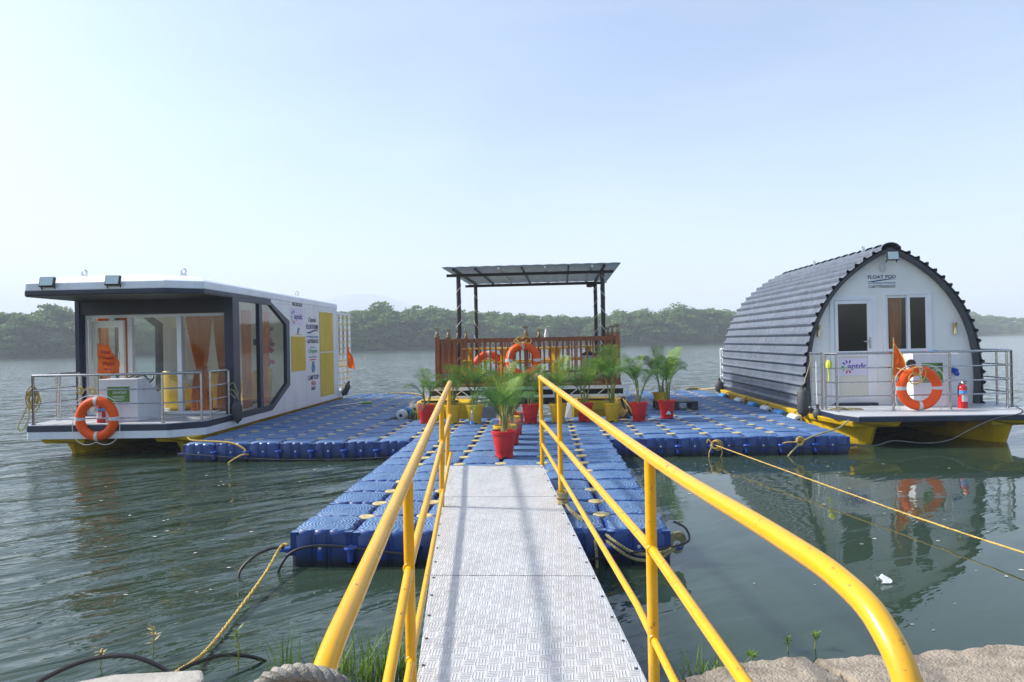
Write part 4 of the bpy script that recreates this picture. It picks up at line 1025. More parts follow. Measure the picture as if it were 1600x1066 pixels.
text('lettering', 'VEGA', M['inkred'], hb, (TX, yc, 0.82), 0.32, 0.10, '+X', 0.008)
text('lettering', 'BOAT', M['inknavy'], hb, (TX, yc, 0.70), 0.30, 0.085, '+X', 0.02)
# railings of the front deck
def hr(plan_): railing(hb, plan_, 0.526, 1.335, (1.09, .855, .62))
hr([(-7.89, 5.72), (-7.06, 5.70), (-6.72 + 1.02, 5.72), (-5.20, 6.02)])
hr([(-7.89, 5.72), (-7.99, 5.86), (-7.99, 6.42)]); hr([(-7.99, 6.50), (-7.99, 7.02)]); hr([(-5.17, 6.28), (-5.17, 6.98)])
# rear ladder rack: white posts, yellow rungs
for y in (13.62, 14.0, 14.4, 14.85):
    mb = MB(); mb.box(XR - .07, XR - .02, y - .025, y + .025, .47, 2.60); mb.build('rack_post', M['white'], hb)
    mb = MB(); mb.box(XL + .02, XL + .07, y - .025, y + .025, .47, 2.60); mb.build('rack_post', M['white'], hb)
mb = MB(); mb.box(XR - .08, XR - .01, 13.5, 14.9, 2.60, 2.65); mb.build('rack_top_rail', M['white'], hb)
for k in range(12):
    z = .62 + k * .172; mb = MB(); mb.box(XR - .055, XR - .035, 13.6, 14.87, z - .014, z + .014); mb.build('rack_rung', M['yellowpanel'], hb)
mb = MB(); mb.box(XL + .02, XR - .02, 14.86, 14.9, 1.12, 1.2); mb.build('rear_rail', M['yellowpanel'], hb)
# seats and table in the cabin
def tub_chair(c, rz, label):
    x, y, z = c; t = root('tub_chair', c, label, 'chair', 'yellow tub chairs in the cabin'); m = XF(0, 0, rz)
    def P(a, b, h): v = m @ Vector((a, b, 0)); return (x + v.x, y + v.y, z + h)
    mb = MB(); ring = []
    def sh(u, v):
        a = R(-125) + R(250) * u; hgt = 0.42 + 0.36 * (math.cos((u - .5) * math.pi * 1.1) ** 2); r_ = 0.30 + 0.05 * v
        p = m @ Vector((r_ * math.sin(a), r_ * math.cos(a), 0)); return (x + p.x, y + p.y, z + 0.06 + (hgt - .06) * v)
    mb.sheet(sh, 22, 6); mb.build('shell', M['yellowfurn'], t, True, thick=0.05)
    mb = MB(); mb.lathe([(0.25, .30), (0.285, .33), (0.285, .42), (0.25, .45)], 20, (x, y, z)); mb.build('seat_cushion', M['yellowfurn'], t, True)
    mb = MB(); mb.lathe([(0.24, .02), (0.26, .05), (0.26, .3)], 16, (x, y, z)); mb.build('base', M['yellowfurn'], t, True)
    for a in range(4):
        p = P(.2 * math.cos(a * 1.57 + .78), .2 * math.sin(a * 1.57 + .78), 0); mb = MB(); mb.tube([p, (p[0], p[1], z + .05)], 0.018, 8); mb.build('foot', M['black'], t)
tub_chair((-6.62, 8.1, .527), R(150), 'yellow tub chair behind the mullion, seen past the orange curtain of the houseboat')
tub_chair((-5.85, 8.15, .527), R(200), 'yellow tub chair between the two tied orange curtains of the houseboat')
tub_chair((-5.75, 9.5, .527), R(240), 'yellow tub chair deep in the cabin behind the clipped side window')
tb = root('side_table', (-6.25, 8.75, .527), 'small white table between the yellow cabin chairs', 'table')
mb = MB(); mb.lathe([(.24, .93), (.25, .945), (.24, .96)], 20, (-6.25, 8.75, .0)); mb.build('table_top', M['upvc'], tb, True)
mb = MB(); mb.tube([(-6.25, 8.75, .54), (-6.25, 8.75, .94)], .03, 10); mb.build('leg', M['steel'], tb, True)
mb = MB(); mb.lathe([(.17, .528), (.17, .54), (.03, .56)], 16, (-6.25, 8.75, 0)); mb.build('base', M['steel'], tb, True)
fg = MB(); g3 = random.Random(3)
for i in range(46):
    c = (XR - .30 + g3.uniform(-.08, .05), 9.35 + g3.uniform(-.22, .22), 1.75 + g3.uniform(-.42, .38)); fg.lathe([(.005, -.05), (.05, -.02), (.06, .02), (.03, .05)], 7, c)
fg.tube([(XR - .32, 9.35, .53), (XR - .32, 9.35, 1.8)], .03, 8)
tag(fg.build('flower_stand', mat('rose_red', (.45, .02, .04), .6, var=.3, vscale=12), None, True), 'red flower column standing behind the clipped window of the houseboat', 'flowers')

# helm console on the front deck
def console(x0, x1, y0, y1, z0, z1, label, slope):
    t = root('helm_console', ((x0 + x1) / 2, (y0 + y1) / 2, z0), label, 'console')
    mb = MB()
    if slope: mb.prism([(x0, z0), (x1, z0), (x1, z1 - .005), (x0, z1)], XZ(0), y0, y1)
    else: mb.box(x0, x1, y0, y1, z0, z1)
    mb.build('cabinet', M['white'], t, bevel=0.012)
    gx, gw_, gz, gh = x0 + (x1 - x0) * .52, (x1 - x0) * .56, z0 + (z1 - z0) * .64, (z1 - z0) * .36
    mb = MB(); mb.box(gx - gw_ / 2, gx + gw_ / 2, y0 - .006, y0 - .0005, gz - gh / 2, gz + gh / 2); sg = mb.build('green_notice', M['green'], t)
    mb = MB()
    for k in range(6): mb.torus((gx - gw_ * .2 + k * gw_ * .105, y0 - .007, gz + gh * (.13 if k % 2 else .11)), gh * (.055 if k % 3 else .075), .004, XF(R(90)), 12, 5)
    tag(mb.build('script_heading', M['inkwhite'], t), kind='stuff')
    for k in range(4):
        mb = MB(); w_ = gw_ * (.30, .24, .30, .18)[k]; mb.box(gx - w_, gx + w_, y0 - .008, y0 - .0062, gz - gh * (.12 + .09 * k) - .004, gz - gh * (.12 + .09 * k) + .004); mb.build('print_line', M['inkwhite'], t)
    mb = MB(); mb.prism([(gx + gw_ * .26, gz + gh * .3), (gx + gw_ * .48, gz + gh * .26), (gx + gw_ * .48, gz + gh * .44), (gx + gw_ * .36, gz + gh * .40), (gx + gw_ * .28, gz + gh * .45)], XZ(y0 - .008), -.002, .001); mb.build('tree_motif', M['soffit'], t)
    for k in range(4):
        for zz in (z0 + .06, z1 - .05):
            mb = MB(); mb.lathe([(.007, 0), (.005, .004)], 8, (x0 + .05 + (x1 - x0 - .1) * k / 3, y0 - .0005, zz), XF(R(90))); mb.build('rivet', M['alu'], t)
    return t
ct = console(-6.98, -6.30, 6.02, 6.35, .526, 1.245, 'white helm console with a green notice on the houseboat deck', False)
mb = MB(); mb.prism([(6.35, .526), (6.9, .526), (6.9, .85), (6.35, 1.22)], YZ(0), -6.95, -6.33); mb.build('sloping_back', M['white'], ct, bevel=.01)
mb = MB(); mb.torus((-6.55, 6.62, 1.20), .17, .016, XF(R(35)), 24, 8); mb.bar((-6.72, 6.62, 1.2), (-6.38, 6.62, 1.2), .02, .02); mb.build('steering_wheel', M['black'], ct, True)
mb = MB(); mb.tube(smooth([(-6.62, 6.3, 1.25), (-6.5, 6.3, 1.30), (-6.36, 6.32, 1.29), (-6.29, 6.32, 1.22)], 5), .015, 8); mb.build('grab_handle', M['black'], ct, True)

life_ring((-6.73, 5.60, 0.625), XF(R(90)) @ XF(0, 0, R(0)), 'orange life ring hanging on the front rail of the houseboat')
extinguisher((-6.87, 5.92, .526), .36, .065, 'red fire extinguisher standing behind the life ring on the houseboat deck')
f, cloth, cl = flag((-6.79, 5.74, .75), 1.11, .008, Tri(.50, lambda v: 0.10 + 0.26 * math.sin(min(1, v * 1.05 + .12) * math.pi * .62), 0.02), 'orange pennant with dark print on a stick above the houseboat rail', 1.0)
for i, (a, b, c2, d2) in enumerate(((.2, .8, .2, .3), (.25, .85, .42, .48), (.2, .8, .58, .70), (.3, .75, .78, .84))):
    mb = MB(); mb.sheet(lambda u, v: tuple(Vector(cl(a + (b - a) * u, c2 + (d2 - c2) * v + .02 * math.sin(u * 20))) + Vector((0, -.004, 0))), 10, 3); mb.build('print', M['flagprint'], f)
fender((-5.02, 6.98, .36), .085, .42, 'black cylindrical fender tied to the front right corner of the houseboat')
fender((-5.02, 13.62, .34), .10, .40, 'black fender hanging at the rear corner of the houseboat by the ladder rack', tilt=R(25))
f, cloth, cl = flag((-4.98, 14.0, .9), .82, .008, Tri(.60, lambda v: -0.02 - 0.22 * v + .02 if False else 0.06 + 0.0 * v + 0.24 * max(0, v - .1) * (1.6 - v), 0.06), 'small orange flag drooping at the rear ladder rack of the houseboat', 2.4)
rope_thing('mooring_rope', [(-5.17, 6.98, 1.05), (-5.08, 6.96, 1.10), (-5.03, 6.96, 1.0), (-5.00, 6.97, .9), (-5.02, 6.97, .80)], .008, M['rope2'], 'thin olive line holding the front fender of the houseboat')
rope_thing('mooring_rope', [(-5.15, 6.94, .98), (-5.06, 6.93, .96), (-4.98, 6.93, .84), (-5.02, 6.97, .80), (-5.12, 6.95, .9), (-5.15, 6.95, .96)], .008, M['rope2'], 'loop of olive line knotted on the short side rail of the houseboat')
mb = MB(); g4 = random.Random(9)
for i in range(7):
    cx, cz = -7.99 + g4.uniform(-.05, .05), .98 + g4.uniform(-.12, .08); mb.tube(smooth([(cx, 5.9, cz + .14), (cx - .1, 5.88, cz), (cx - .02, 5.86, cz - .16), (cx + .07, 5.88, cz)], 5, True), .010, 6, closed=True)
mb.tube(smooth([(-8.10, 5.88, .84), (-8.18, 5.84, .62), (-8.22, 5.80, .48), (-8.14, 5.79, .43), (-8.06, 5.83, .6), (-8.08, 5.88, .8)], 6), .010, 6)
tag(mb.build('rope_coil', M['rope'], None, True), 'tan rope coil hung on the outer rail corner of the houseboat', 'rope')
mb = MB(); mb.torus((-7.03, 5.64, 1.085), .055, .014, XF(R(90)), 16, 6); mb.torus((-6.83, 5.64, 1.075), .045, .012, XF(R(80)), 16, 6); mb.tube(smooth([(-7.0, 5.66, 1.05), (-6.9, 5.64, 1.13), (-6.72, 5.62, 1.02), (-6.74, 5.60, .93), (-6.62, 5.6, .88), (-6.55, 5.6, .80)], 5), .008, 6)
tag(mb.build('rope_lashing', M['rope'], None, True), 'yellow lashing that ties the life ring to the houseboat rail', 'rope')

# ================================================================== ARCHED POD BOAT (right)
pb = root('pod_boat', (6.73, 9.3, 0.0), 'arched pod houseboat with dark ribbed roof and pale front on yellow hulls', 'houseboat')
PXC, PY0, PY1 = 6.73, 7.22, 12.95
ARCH = [(1.50, .46), (1.525, .80), (1.52, 1.12), (1.485, 1.46), (1.385, 1.88), (1.185, 2.31), (.91, 2.68), (.575, 2.975), (.26, 3.18), (0, 3.30)]
def arch_curve(off=0.0, n=10):
    """right half from base to apex, offset inwards"""
    P = smooth([(x, z, 0) for x, z in ARCH], n); out = []
    for i, p in enumerate(P):
        a = P[max(i - 1, 0)]; b = P[min(i + 1, len(P) - 1)]; t = (b - a).normalized(); nrm = Vector((-t.y, t.x, 0))   # towards the inside
        q = p + nrm * off; out.append((max(q.x, 0.0), q.y))
    return out
HALF = arch_curve(0.0, 24)
def arc_samples(curve):
    L = [0]
    for i in range(len(curve) - 1): L.append(L[-1] + math.hypot(curve[i + 1][0] - curve[i][0], curve[i + 1][1] - curve[i][1]))
    return L
LA = arc_samples(HALF); TOT = LA[-1]
def at_arc(s_):
    s_ = max(0, min(TOT, s_)); i = int(np.searchsorted(LA, s_)); i = min(max(i, 1), len(LA) - 1)
    t = (s_ - LA[i - 1]) / (LA[i] - LA[i - 1]); a, b = HALF[i - 1], HALF[i]
    p = Vector((a[0] + (b[0] - a[0]) * t, a[1] + (b[1] - a[1]) * t)); d = Vector((b[0] - a[0], b[1] - a[1])).normalized()
    return p, Vector((d.y, -d.x))         # point, outward normal
NR = 19
shell = MB()
for sgn in (1, -1):
    pass
lin_o = arch_curve(0.012, 6); lin_i = arch_curve(0.075, 6)
outer = [(PXC + x, z) for x, z in lin_o] + [(PXC - x, z) for x, z in reversed(lin_o[:-1])]
inner = [(PXC + x, z) for x, z in lin_i] + [(PXC - x, z) for x, z in reversed(lin_i[:-1])]
inner[0] = (inner[0][0], outer[0][1]); inner[-1] = (inner[-1][0], outer[-1][1])
mb = MB(); n = len(outer)
vs = [(x, PY0 + .03, z) for x, z in outer] + [(x, PY0 + .03, z) for x, z in inner] + [(x, PY1 - .03, z) for x, z in outer] + [(x, PY1 - .03, z) for x, z in inner]
fs = []
for i in range(n - 1):
    j = i + 1; fs += [(i, j, n + j, n + i), (2 * n + i, 3 * n + i, 3 * n + j, 2 * n + j), (i, 2 * n + i, 2 * n + j, j), (n + i, n + j, 3 * n + j, 3 * n + i)]
fs += [(0, n, 3 * n, 2 * n), (n - 1, 3 * n - 1, 4 * n - 1, 2 * n - 1)]
mb.add(vs, fs); lin = mb.build('arch_shell', M['liner'], pb, True)
# roof courses: each a lengthwise tile-profile strip, S-shaped in section, with small pressed steps along its length
roof = bpy.data.objects.new('roof_cladding', None); COL.objects.link(roof); roof.parent = pb
PITCH_ = TOT / NR
def prof(u):   # u in 0..1 from lower edge to upper edge of a course: roll at the lower edge, flat pan above
    return 0.008 + (0.052 * math.sin(math.pi * min(1, u / .46)) ** 1.0 if u < .46 else 0.0) + 0.004 * math.sin(u * math.pi)
for sgn in (1, -1):
    for k in range(NR):
        us = [0, .06, .12, .2, .28, .36, .42, .48, .62, .8, 1.0]; ys = []
        y = PY0
        while y < PY1 - .001:
            ys += [y, min(PY1, y + .30)]; y += .30
        mb = MB(); ny = len(ys); vs = []
        for j, y in enumerate(ys):
            lift = 0.0022 if j % 2 == 0 else 0.0        # a pressed step: each 0.3 m tile length tapers
            wob = random.uniform(-.0015, .0015)
            for u in us:
                p, nn = at_arc((k + u) * PITCH_); h = prof(u) + lift + wob
                vs.append((PXC + sgn * (p.x + nn.x * h), y, p.y + nn.y * h))
        m_ = len(us); fs = [(j * m_ + i, j * m_ + i + 1, (j + 1) * m_ + i + 1, (j + 1) * m_ + i) for j in range(ny - 1) for i in range(m_ - 1)]
        mb.add(vs, fs); o = mb.build('roof_course', M['clad'], roof, True)
mb = MB()
for sgn in (-1, 1):
    for k in range(1, NR, 2):
        for j in range(12):
            y = PY0 + .16 + j * .5
            if y > PY1 - .05: continue
            p, nn = at_arc((k + .22) * PITCH_); c = Vector((PXC + sgn * p.x, y, p.y)) + Vector((sgn * nn.x, 0, nn.y)) * (.05)
            mb.lathe([(.016, 0), (.016, .006), (.008, .014)], 6, c, Vector((0, 0, 1)).rotation_difference(Vector((sgn * nn.x, 0, nn.y))).to_matrix())
tag(mb.build('roof_screws', M['black'], pb, True), kind='stuff')
# ridge caps: overlapping half-round tiles
for j in range(17):
    y0 = PY0 + .01 + j * .345; mb = MB()
    mb.sheet(lambda u, v: (PXC + .15 * math.sin((u - .5) * 2.5) * (1.06 if v < .3 else 1.0), y0 + .37 * v, 3.245 + .105 * math.cos((u - .5) * 2.5) + (.022 if v < .25 else 0.0) - .014 * v), 10, 6)
    if y0 + .3 < PY1 + .05: mb.build('ridge_cap', M['clad'], roof, True, thick=.01)
for y in (8.2, 10.6):
    mb = MB(); mb.torus((PXC - .05, y, 3.40), .035, .013, XF(0, R(90)), 14, 6); mb.box(PXC - .075, PXC - .025, y - .03, y + .03, 3.33, 3.37); mb.build('lifting_eye', M['alu'], roof, True)
# front wall
FY = 7.36
fc = arch_curve(0.06, 6)
poly = [(PXC + x, max(z, .49)) for x, z in fc] + [(PXC - x, max(z, .49)) for x, z in reversed(fc[:-1])]
dx0, dx1, dz0, dz1 = 5.69, 6.50, .50, 2.44           # door opening
wx0, wx1, wz0, wz1 = 6.62, 7.47, 1.38, 2.50          # window opening
def wall_strip(x0, x1, z0=None, z1=None):
    """arch wall between x0 and x1 (and z0..z1 limits)"""
    xs = np.linspace(x0, x1, max(2, int((x1 - x0) / .03))); top = []
    xx = [p[0] for p in fc][::-1]; zz = [p[1] for p in fc][::-1]
    arr = sorted(zip(xx, zz))
    ax, az = [a for a, _ in arr], [b for _, b in arr]
    mx = max(ax)
    for x in xs:
        d = abs(x - PXC); top.append(float(np.interp(min(d, mx), ax, az)) if d <= mx else .49)
    if z1 is not None: top = [min(t, z1) for t in top]
    bot = z0 if z0 is not None else .49
    return [(float(x), bot) for x in xs] + [(float(x), max(t, bot)) for x, t in zip(xs[::-1], top[::-1])]
wallm = MB()
# upper half of the arch above 1.1 is single-valued in x; the sides below bulge, so close them with side strips
side_l = [(PXC - x, z) for x, z in fc if z <= 1.30]; side_r = [(PXC + x, z) for x, z in fc if z <= 1.30]
wallm.prism([(5.42, max(side_l[0][1], .49))] + [(x, max(z, .49)) for x, z in side_l] + [(5.42, side_l[-1][1])], XZ(FY), 0, .06)
wallm.prism([(8.04, max(side_r[0][1], .49))] + [(x, max(z, .49)) for x, z in side_r] + [(8.04, side_r[-1][1])], XZ(FY), 0, .06)
wallm.prism(wall_strip(5.42, dx0), XZ(FY), 0, .0601); wallm.prism(wall_strip(7.47, 8.04), XZ(FY), 0, .0601)
zs = side_l[-1][1]
lx0 = PXC - max(x for x, z in fc); 
wallm.prism([(5.42, zs)] + [(PXC - x, z) for x, z in fc if z >= zs and PXC - x <= 5.42] + [(5.42, float(np.interp(PXC - 5.42, *zip(*sorted((x, z) for x, z in fc if z > 1.2)))))], XZ(FY), 0, .06)
wallm.prism([(8.04, zs)] + [(PXC + x, z) for x, z in fc if z >= zs and PXC + x >= 8.04] + [(8.04, float(np.interp(8.04 - PXC, *zip(*sorted((x, z) for x, z in fc if z > 1.2)))))], XZ(FY), 0, .06)
wallm.prism(wall_strip(dx0, dx1, dz1), XZ(FY), 0, .06); wallm.prism(wall_strip(dx1, wx0), XZ(FY), 0, .0602); wallm.prism(wall_strip(wx0, wx1, wz1), XZ(FY), 0, .06)
wallm.prism([(wx0, .49), (wx1, .49), (wx1, wz0), (wx0, wz0)], XZ(FY), 0, .06)
wallm.build('front_wall', M['podwall'], pb)
mb = MB(); ip = arch_curve(.085, 6); mb.prism([(PXC + x, z) for x, z in ip] + [(PXC - x, z) for x, z in reversed(ip[:-1])], XZ(PY1 - .2), 0, .05); mb.build('rear_wall', M['podwall'], pb)
mb = MB(); mb.prism([(PXC + x, z) for x, z in ip] + [(PXC - x, z) for x, z in reversed(ip[:-1])], XZ(9.2), 0, .05); mb.build('inner_partition', M['soffit'], pb)
# door: white frame, leaf with dark glass over a cream panel with a logo
mb = MB(); mb.frame([(dx0, dz0), (dx1, dz0), (dx1, dz1), (dx0, dz1)], [(dx0 + .075, dz0 + .02), (dx1 - .075, dz0 + .02), (dx1 - .075, dz1 - .075), (dx0 + .075, dz1 - .075)], XZ(FY - .02), 0, .075); mb.build('door_frame', M['upvc'], pb, bevel=.004)
a0, a1, b0, b1 = dx0 + .079, dx1 - .079, dz0 + .024, dz1 - .079
mb = MB(); o_ = [(a0, b0), (a1, b0), (a1, b1), (a0, b1)]
mb.frame(o_, [(a0 + .055, b0 + .10), (a1 - .085, b0 + .10), (a1 - .085, b1 - .06), (a0 + .055, b1 - .06)], XZ(FY - .034), 0, .05); mb.box(a0 + .055, a1 - .085, FY - .0335, FY + .015, 1.36, 1.455)
pdoor = mb.build('door', M['upvc'], pb, bevel=.004)
mb = MB(); mb.box(a0 + .055, a1 - .085, FY - .012, FY - .006, 1.455, b1 - .06); mb.build('door_glass', M['podglass'], pdoor)
mb = MB(); mb.box(a0 + .055, a1 - .085, FY - .012, FY, b0 + .10, 1.36); mb.build('lower_panel', M['cream'], pdoor)
mb = MB(); mb.box(a0 + .06, a1 - .09, FY - .016, FY - .0125, 1.02, 1.33); mb.build('logo_sheet', M['poster'], pdoor)
mb = MB(); mb.tube([(a1 - .04, FY - .05, 1.62), (a1 - .16, FY - .06, 1.625)], .010, 8); mb.box(a1 - .055, a1 - .03, FY - .045, FY - .034, 1.50, 1.70); mb.build('handle', M['steel'], pdoor, True)
lc = ((a0 + a1) / 2 + .03, FY - .018, 1.175)
text('lettering', 'aptdc', M['inkpurple'], pb, (lc[0] + .025, lc[1], lc[2]), .33, .13, '-Y', .016)
rays(pb, lc[0] - .135, 1.175, .12, lambda a, b: (a, FY - .0175, b))
mb = MB(); mb.box(dx0 + .05, dx1 - .05, FY - .16, FY - .022, .492, .535); mb.build('door_step', M['navy'], pb, bevel=.006)
# sliding window with a curtain
mb = MB(); mb.frame([(wx0, wz0), (wx1, wz0), (wx1, wz1), (wx0, wz1)], [(wx0 + .055, wz0 + .05), (wx1 - .055, wz0 + .05), (wx1 - .055, wz1 - .06), (wx0 + .055, wz1 - .06)], XZ(FY - .02), 0, .075); pw = mb.build('window', M['upvc'], pb, bevel=.004)
for a, b, yy in ((wx0 + .056, wx0 + .47, FY + .012), (wx0 + .43, wx1 - .056, FY - .014)):
    mb = MB(); mb.frame([(a, wz0 + .052), (b, wz0 + .052), (b, wz1 - .062), (a, wz1 - .062)], [(a + .045, wz0 + .10), (b - .05, wz0 + .10), (b - .05, wz1 - .105), (a + .045, wz1 - .105)], XZ(yy), 0, .022); sh_ = mb.build('sash', M['upvc'], pw)
    mb = MB(); mb.box(a + .045, b - .05, yy + .008, yy + .012, wz0 + .10, wz1 - .105); mb.build('pane', M['podglass'] if a > wx0 + .2 else M['glass'], sh_)
curtain(pb, wx0 + .08, wx0 + .38, FY + .11, 1.3, 2.5, 1.25, .5, .75, .02, 6)
# wall lights, floodlight, bulkhead lamp, name
for x in (5.48, 7.86):
    mb = MB(); mb.lathe([(.035, -.10), (.022, -.03), (.018, 0), (.022, .03), (.037, .10)], 14, (x, FY - .04, 1.83)); mb.box(x - .012, x + .012, FY - .03, FY - .001, 1.81, 1.85); mb.build('wall_light', M['brass'], pb, True)
floodlight(pb, (6.70, 7.12, 3.12), .20, .16, R(-8))
mb = MB(); mb.lathe([(.05, -.0), (.052, .025), (.03, .045)], 16, (0, 0, 0)); vs = [(6.63 + x * .9, FY - .001 - z, 2.945 + y * 1.7) for x, y, z in mb.v]; mb.v = vs; mb.build('bulkhead_lamp', M['tape'], pb, True)
text('lettering', 'FLOAT POD', M['inknavy'], pb, (6.62, FY - .003, 2.775), .49, .062, '-Y', .012)
mb = MB(); P_ = [(6.36, 2.695), (6.47, 2.685), (6.62, 2.708), (6.78, 2.728), (6.88, 2.722), (6.76, 2.742), (6.60, 2.725), (6.47, 2.705)]; mb.prism(P_, XZ(FY), -.003, -.0005); mb.build('wave_mark', M['inknavy'], pb)
text('lettering', 'For Bookings & Enquiries', M['inkblue'], pb, (6.62, FY - .003, 2.665), .48, .036, '-Y', .004)
text('lettering', 'Call:7702636222', M['inkdark'], pb, (6.62, FY - .003, 2.605), .47, .05, '-Y', .006)
mb = MB(); mb.box(6.53, 6.60, FY - .012, FY - .0005, 1.37, 1.44); mb.build('light_switch', M['upvc'], pb)
# deck, hulls
dpl = [(5.36, 5.52), (8.25, 5.52), (8.66, 5.80), (8.66, 7.6), (8.28, 7.70), (8.28, 13.3), (5.18, 13.3), (5.18, 6.55), (5.18, 5.95)]
mb = MB(); mb.prism(dpl, XY, .398, .478); mb.build('deck_edge', M['navy'], pb, bevel=.006)
mb = MB(); mb.prism([(x + (.012 if x < 6.7 else -.012), y + (.012 if y < 9 else -.012)) for x, y in dpl], XY, .4785, .49); mb.build('deck_floor', M['deckgrey'], pb)
hull(pb, 5.58, .98, 5.62, 13.0, .396, 1.35, keel=.10); hull(pb, 7.66, .98, 5.62, 13.0, .396, 1.35, keel=.12)
mb = MB(); mb.box(6.1, 7.15, 6.4, 12.8, .22, .39); mb.build('underdeck_beam', M['hulldark'], pb)
for y in (7.3, 8.9, 10.4, 12.0):
    mb = MB(); mb.tube(smooth([(5.07, y, .385), (5.06, y + .05, .385), (5.05, y + .09, .34), (5.06, y + .04, .29), (5.07, y, .33)], 4), .008, 6); mb.build('hull_ring', M['black'], pb, True)
def pr_(p, **k): railing(pb, p, .49, 1.44, (1.20, .965, .735), **k)
pr_([(5.25, 6.48), (5.335, 6.24), (6.265, 6.30), (7.21, 6.36), (8.16, 6.42), (8.36, 6.62)]); pr_([(5.23, 6.58), (5.21, 7.02)], rm=.010, foot=False); pr_([(8.36, 6.62), (8.36, 7.0), (8.36, 7.55)]);
railing(pb, [(5.22, 13.05), (5.22, 13.28), (6.2, 13.28)], .49, 1.44, (1.2, .965, .735), mat_=M['white'])

pc = console(6.80, 7.42, 6.72, 7.05, .49, 1.41, 'white helm console with a green notice on the pod deck behind the life ring', False)
mb = MB(); mb.lathe([(.075, 0), (.075, .02), (.06, .04)], 18, (6.76, 6.70, 1.24), XF(R(90), 0, R(-20))); mb.build('speaker_horn', M['black'], pc, True)
for i, (x, c_) in enumerate(((7.0, 'orange'), (7.11, 'orange'), (7.22, 'dustblue'))):
    mb = MB(); mb.box(x - .055, x + .05, 6.78, 6.94, 1.4105, 1.44 + .01 * i)
    tag(mb.build('life_vest' if i < 2 else 'blue_cloth', M[c_], None, bevel=.012), ['folded orange life vest nearest the life ring on the pod console', 'folded orange life vest beside the blue cloth on the pod console', 'folded blue cloth on the pod console'][i], 'life vest' if i < 2 else 'cloth')
cu_ = root('charging_box', (7.53, 6.93, .49), 'narrow white box with a blue socket beside the pod console', 'box')
mb = MB(); mb.box(7.43, 7.65, 6.85, 7.08, .49, 1.40); mb.build('box_body', M['upvc'], cu_, bevel=.01)
mb = MB(); mb.obox((7.54, 6.80, 1.10), .06, .09, .09, XF(R(20), 0, R(15))); mb.lathe([(.04, 0), (.04, .05), (.03, .07)], 12, (7.55, 6.79, 1.07), XF(R(120))); mb.build('socket', M['plug'], cu_, bevel=.006)

life_ring((6.63, 6.20, 0.862), XF(R(90)) @ XF(0, 0, R(0)), 'orange life ring lashed to the front rail of the pod boat')
extinguisher((7.50, 6.52, .49), .44, .072, 'red fire extinguisher on the pod deck beside the rail post')
f, cloth, cl = flag((6.22, 6.22, .95), .74, .008, Tri(.62, lambda v: 0.015 + .26 * v ** .8, .10), 'orange pointed flag drooping in front of the pod window', .4, lean=(.03, 0))
mb = MB(); mb.tube([tuple(Vector(cl(1.0, i / 16)) + Vector((0, -.004, 0))) for i in range(17)], .008, 6); mb.build('fringe', M['gold'], f, True)
mb = MB(); mb.tube([tuple(Vector(cl(i / 14, 1.0)) + Vector((0, -.004, 0))) for i in range(15)], .012, 6); mb.build('fringe', M['gold'], f, True)
fender((5.05, 6.98, .33), .095, .52, 'large black fender on the front left corner of the pod boat')
fender((5.16, 6.62, .30), .075, .24, 'small black fender below the large one at the pod corner')
fender((5.10, 12.98, .30), .11, .34, 'black fender at the rear corner of the pod boat')
rope_thing('fender_line', [(5.21, 6.95, 1.40), (5.13, 6.97, 1.1), (5.05, 6.98, .86)], .008, M['rope2'], 'line that hangs the large black fender from the pod rail')
rope_thing('fender_line', [(5.22, 6.80, 1.30), (5.19, 6.72, .9), (5.16, 6.62, .56)], .007, M['cordwhite'], 'pale line that hangs the small black fender from the pod rail')
def roller(c, r, L, mat_, label, ax='y'):
    m = XF(R(-90)) if ax == 'y' else XF(0, R(90)); mb = MB(); mb.lathe([(r * .35, 0), (r * .85, .015), (r, .05), (r, L - .05), (r * .85, L - .015), (r * .35, L)], 18, c, m)
    e = root('roller_fender', (c[0], c[1], c[2] - r), label, 'fender', 'round vinyl fenders'); mb.build('drum', mat_, e, True)
    mb = MB(); mb.lathe([(r * .3, -.01), (r * .3, L + .01)], 12, c, m); mb.build('core', M['black'], e, True)
lab = ['third blue vinyl fender, nearest the front, between pod hull and dock', 'white vinyl fender just behind the front blue one at the pod hull', 'second blue vinyl fender halfway along the pod hull', 'white vinyl fender towards the rear of the pod hull', 'rearmost blue vinyl fender against the pod hull', 'frontmost white vinyl fender against the pod hull, beside the black fender']
for i, (y, c_) in enumerate(((7.95, 'dustblue'), (8.75, 'whitevinyl'), (9.65, 'dustblue'), (10.7, 'whitevinyl'), (12.1, 'dustblue'), (7.15, 'whitevinyl'))):
    roller((5.03, y, .26), .085, .42, M[c_], lab[i])
mb = MB(); mb.tube(smooth([(5.265, 6.44, 1.30), (5.27, 6.42, 1.2), (5.285, 6.42, 1.08), (5.275, 6.42, .98)], 5), .012, 6); mb.lathe([(.045, -.07), (.055, 0), (.03, .06)], 8, (5.285, 6.42, 1.27))
tag(mb.build('yellow_ribbon', mat('lime_ribbon', (.62, .66, .06), .6), None, True), 'lime yellow ribbon tied to the front corner of the pod rail', 'ribbon')
mb = MB(); g5 = random.Random(12)
for i in range(9):
    cx, cy = 5.55 + g5.uniform(-.12, .30), 6.50 + g5.uniform(-.08, .08); mb.tube(smooth([(cx - .12, cy, .502), (cx, cy - .06, .505 + .004 * i), (cx + .13, cy, .503), (cx, cy + .06, .503)], 5, True), .009, 6, closed=True)
tag(mb.build('rope_heap', M['rope2'], None, True), 'heap of brown rope on the pod deck by the front corner posts', 'rope')
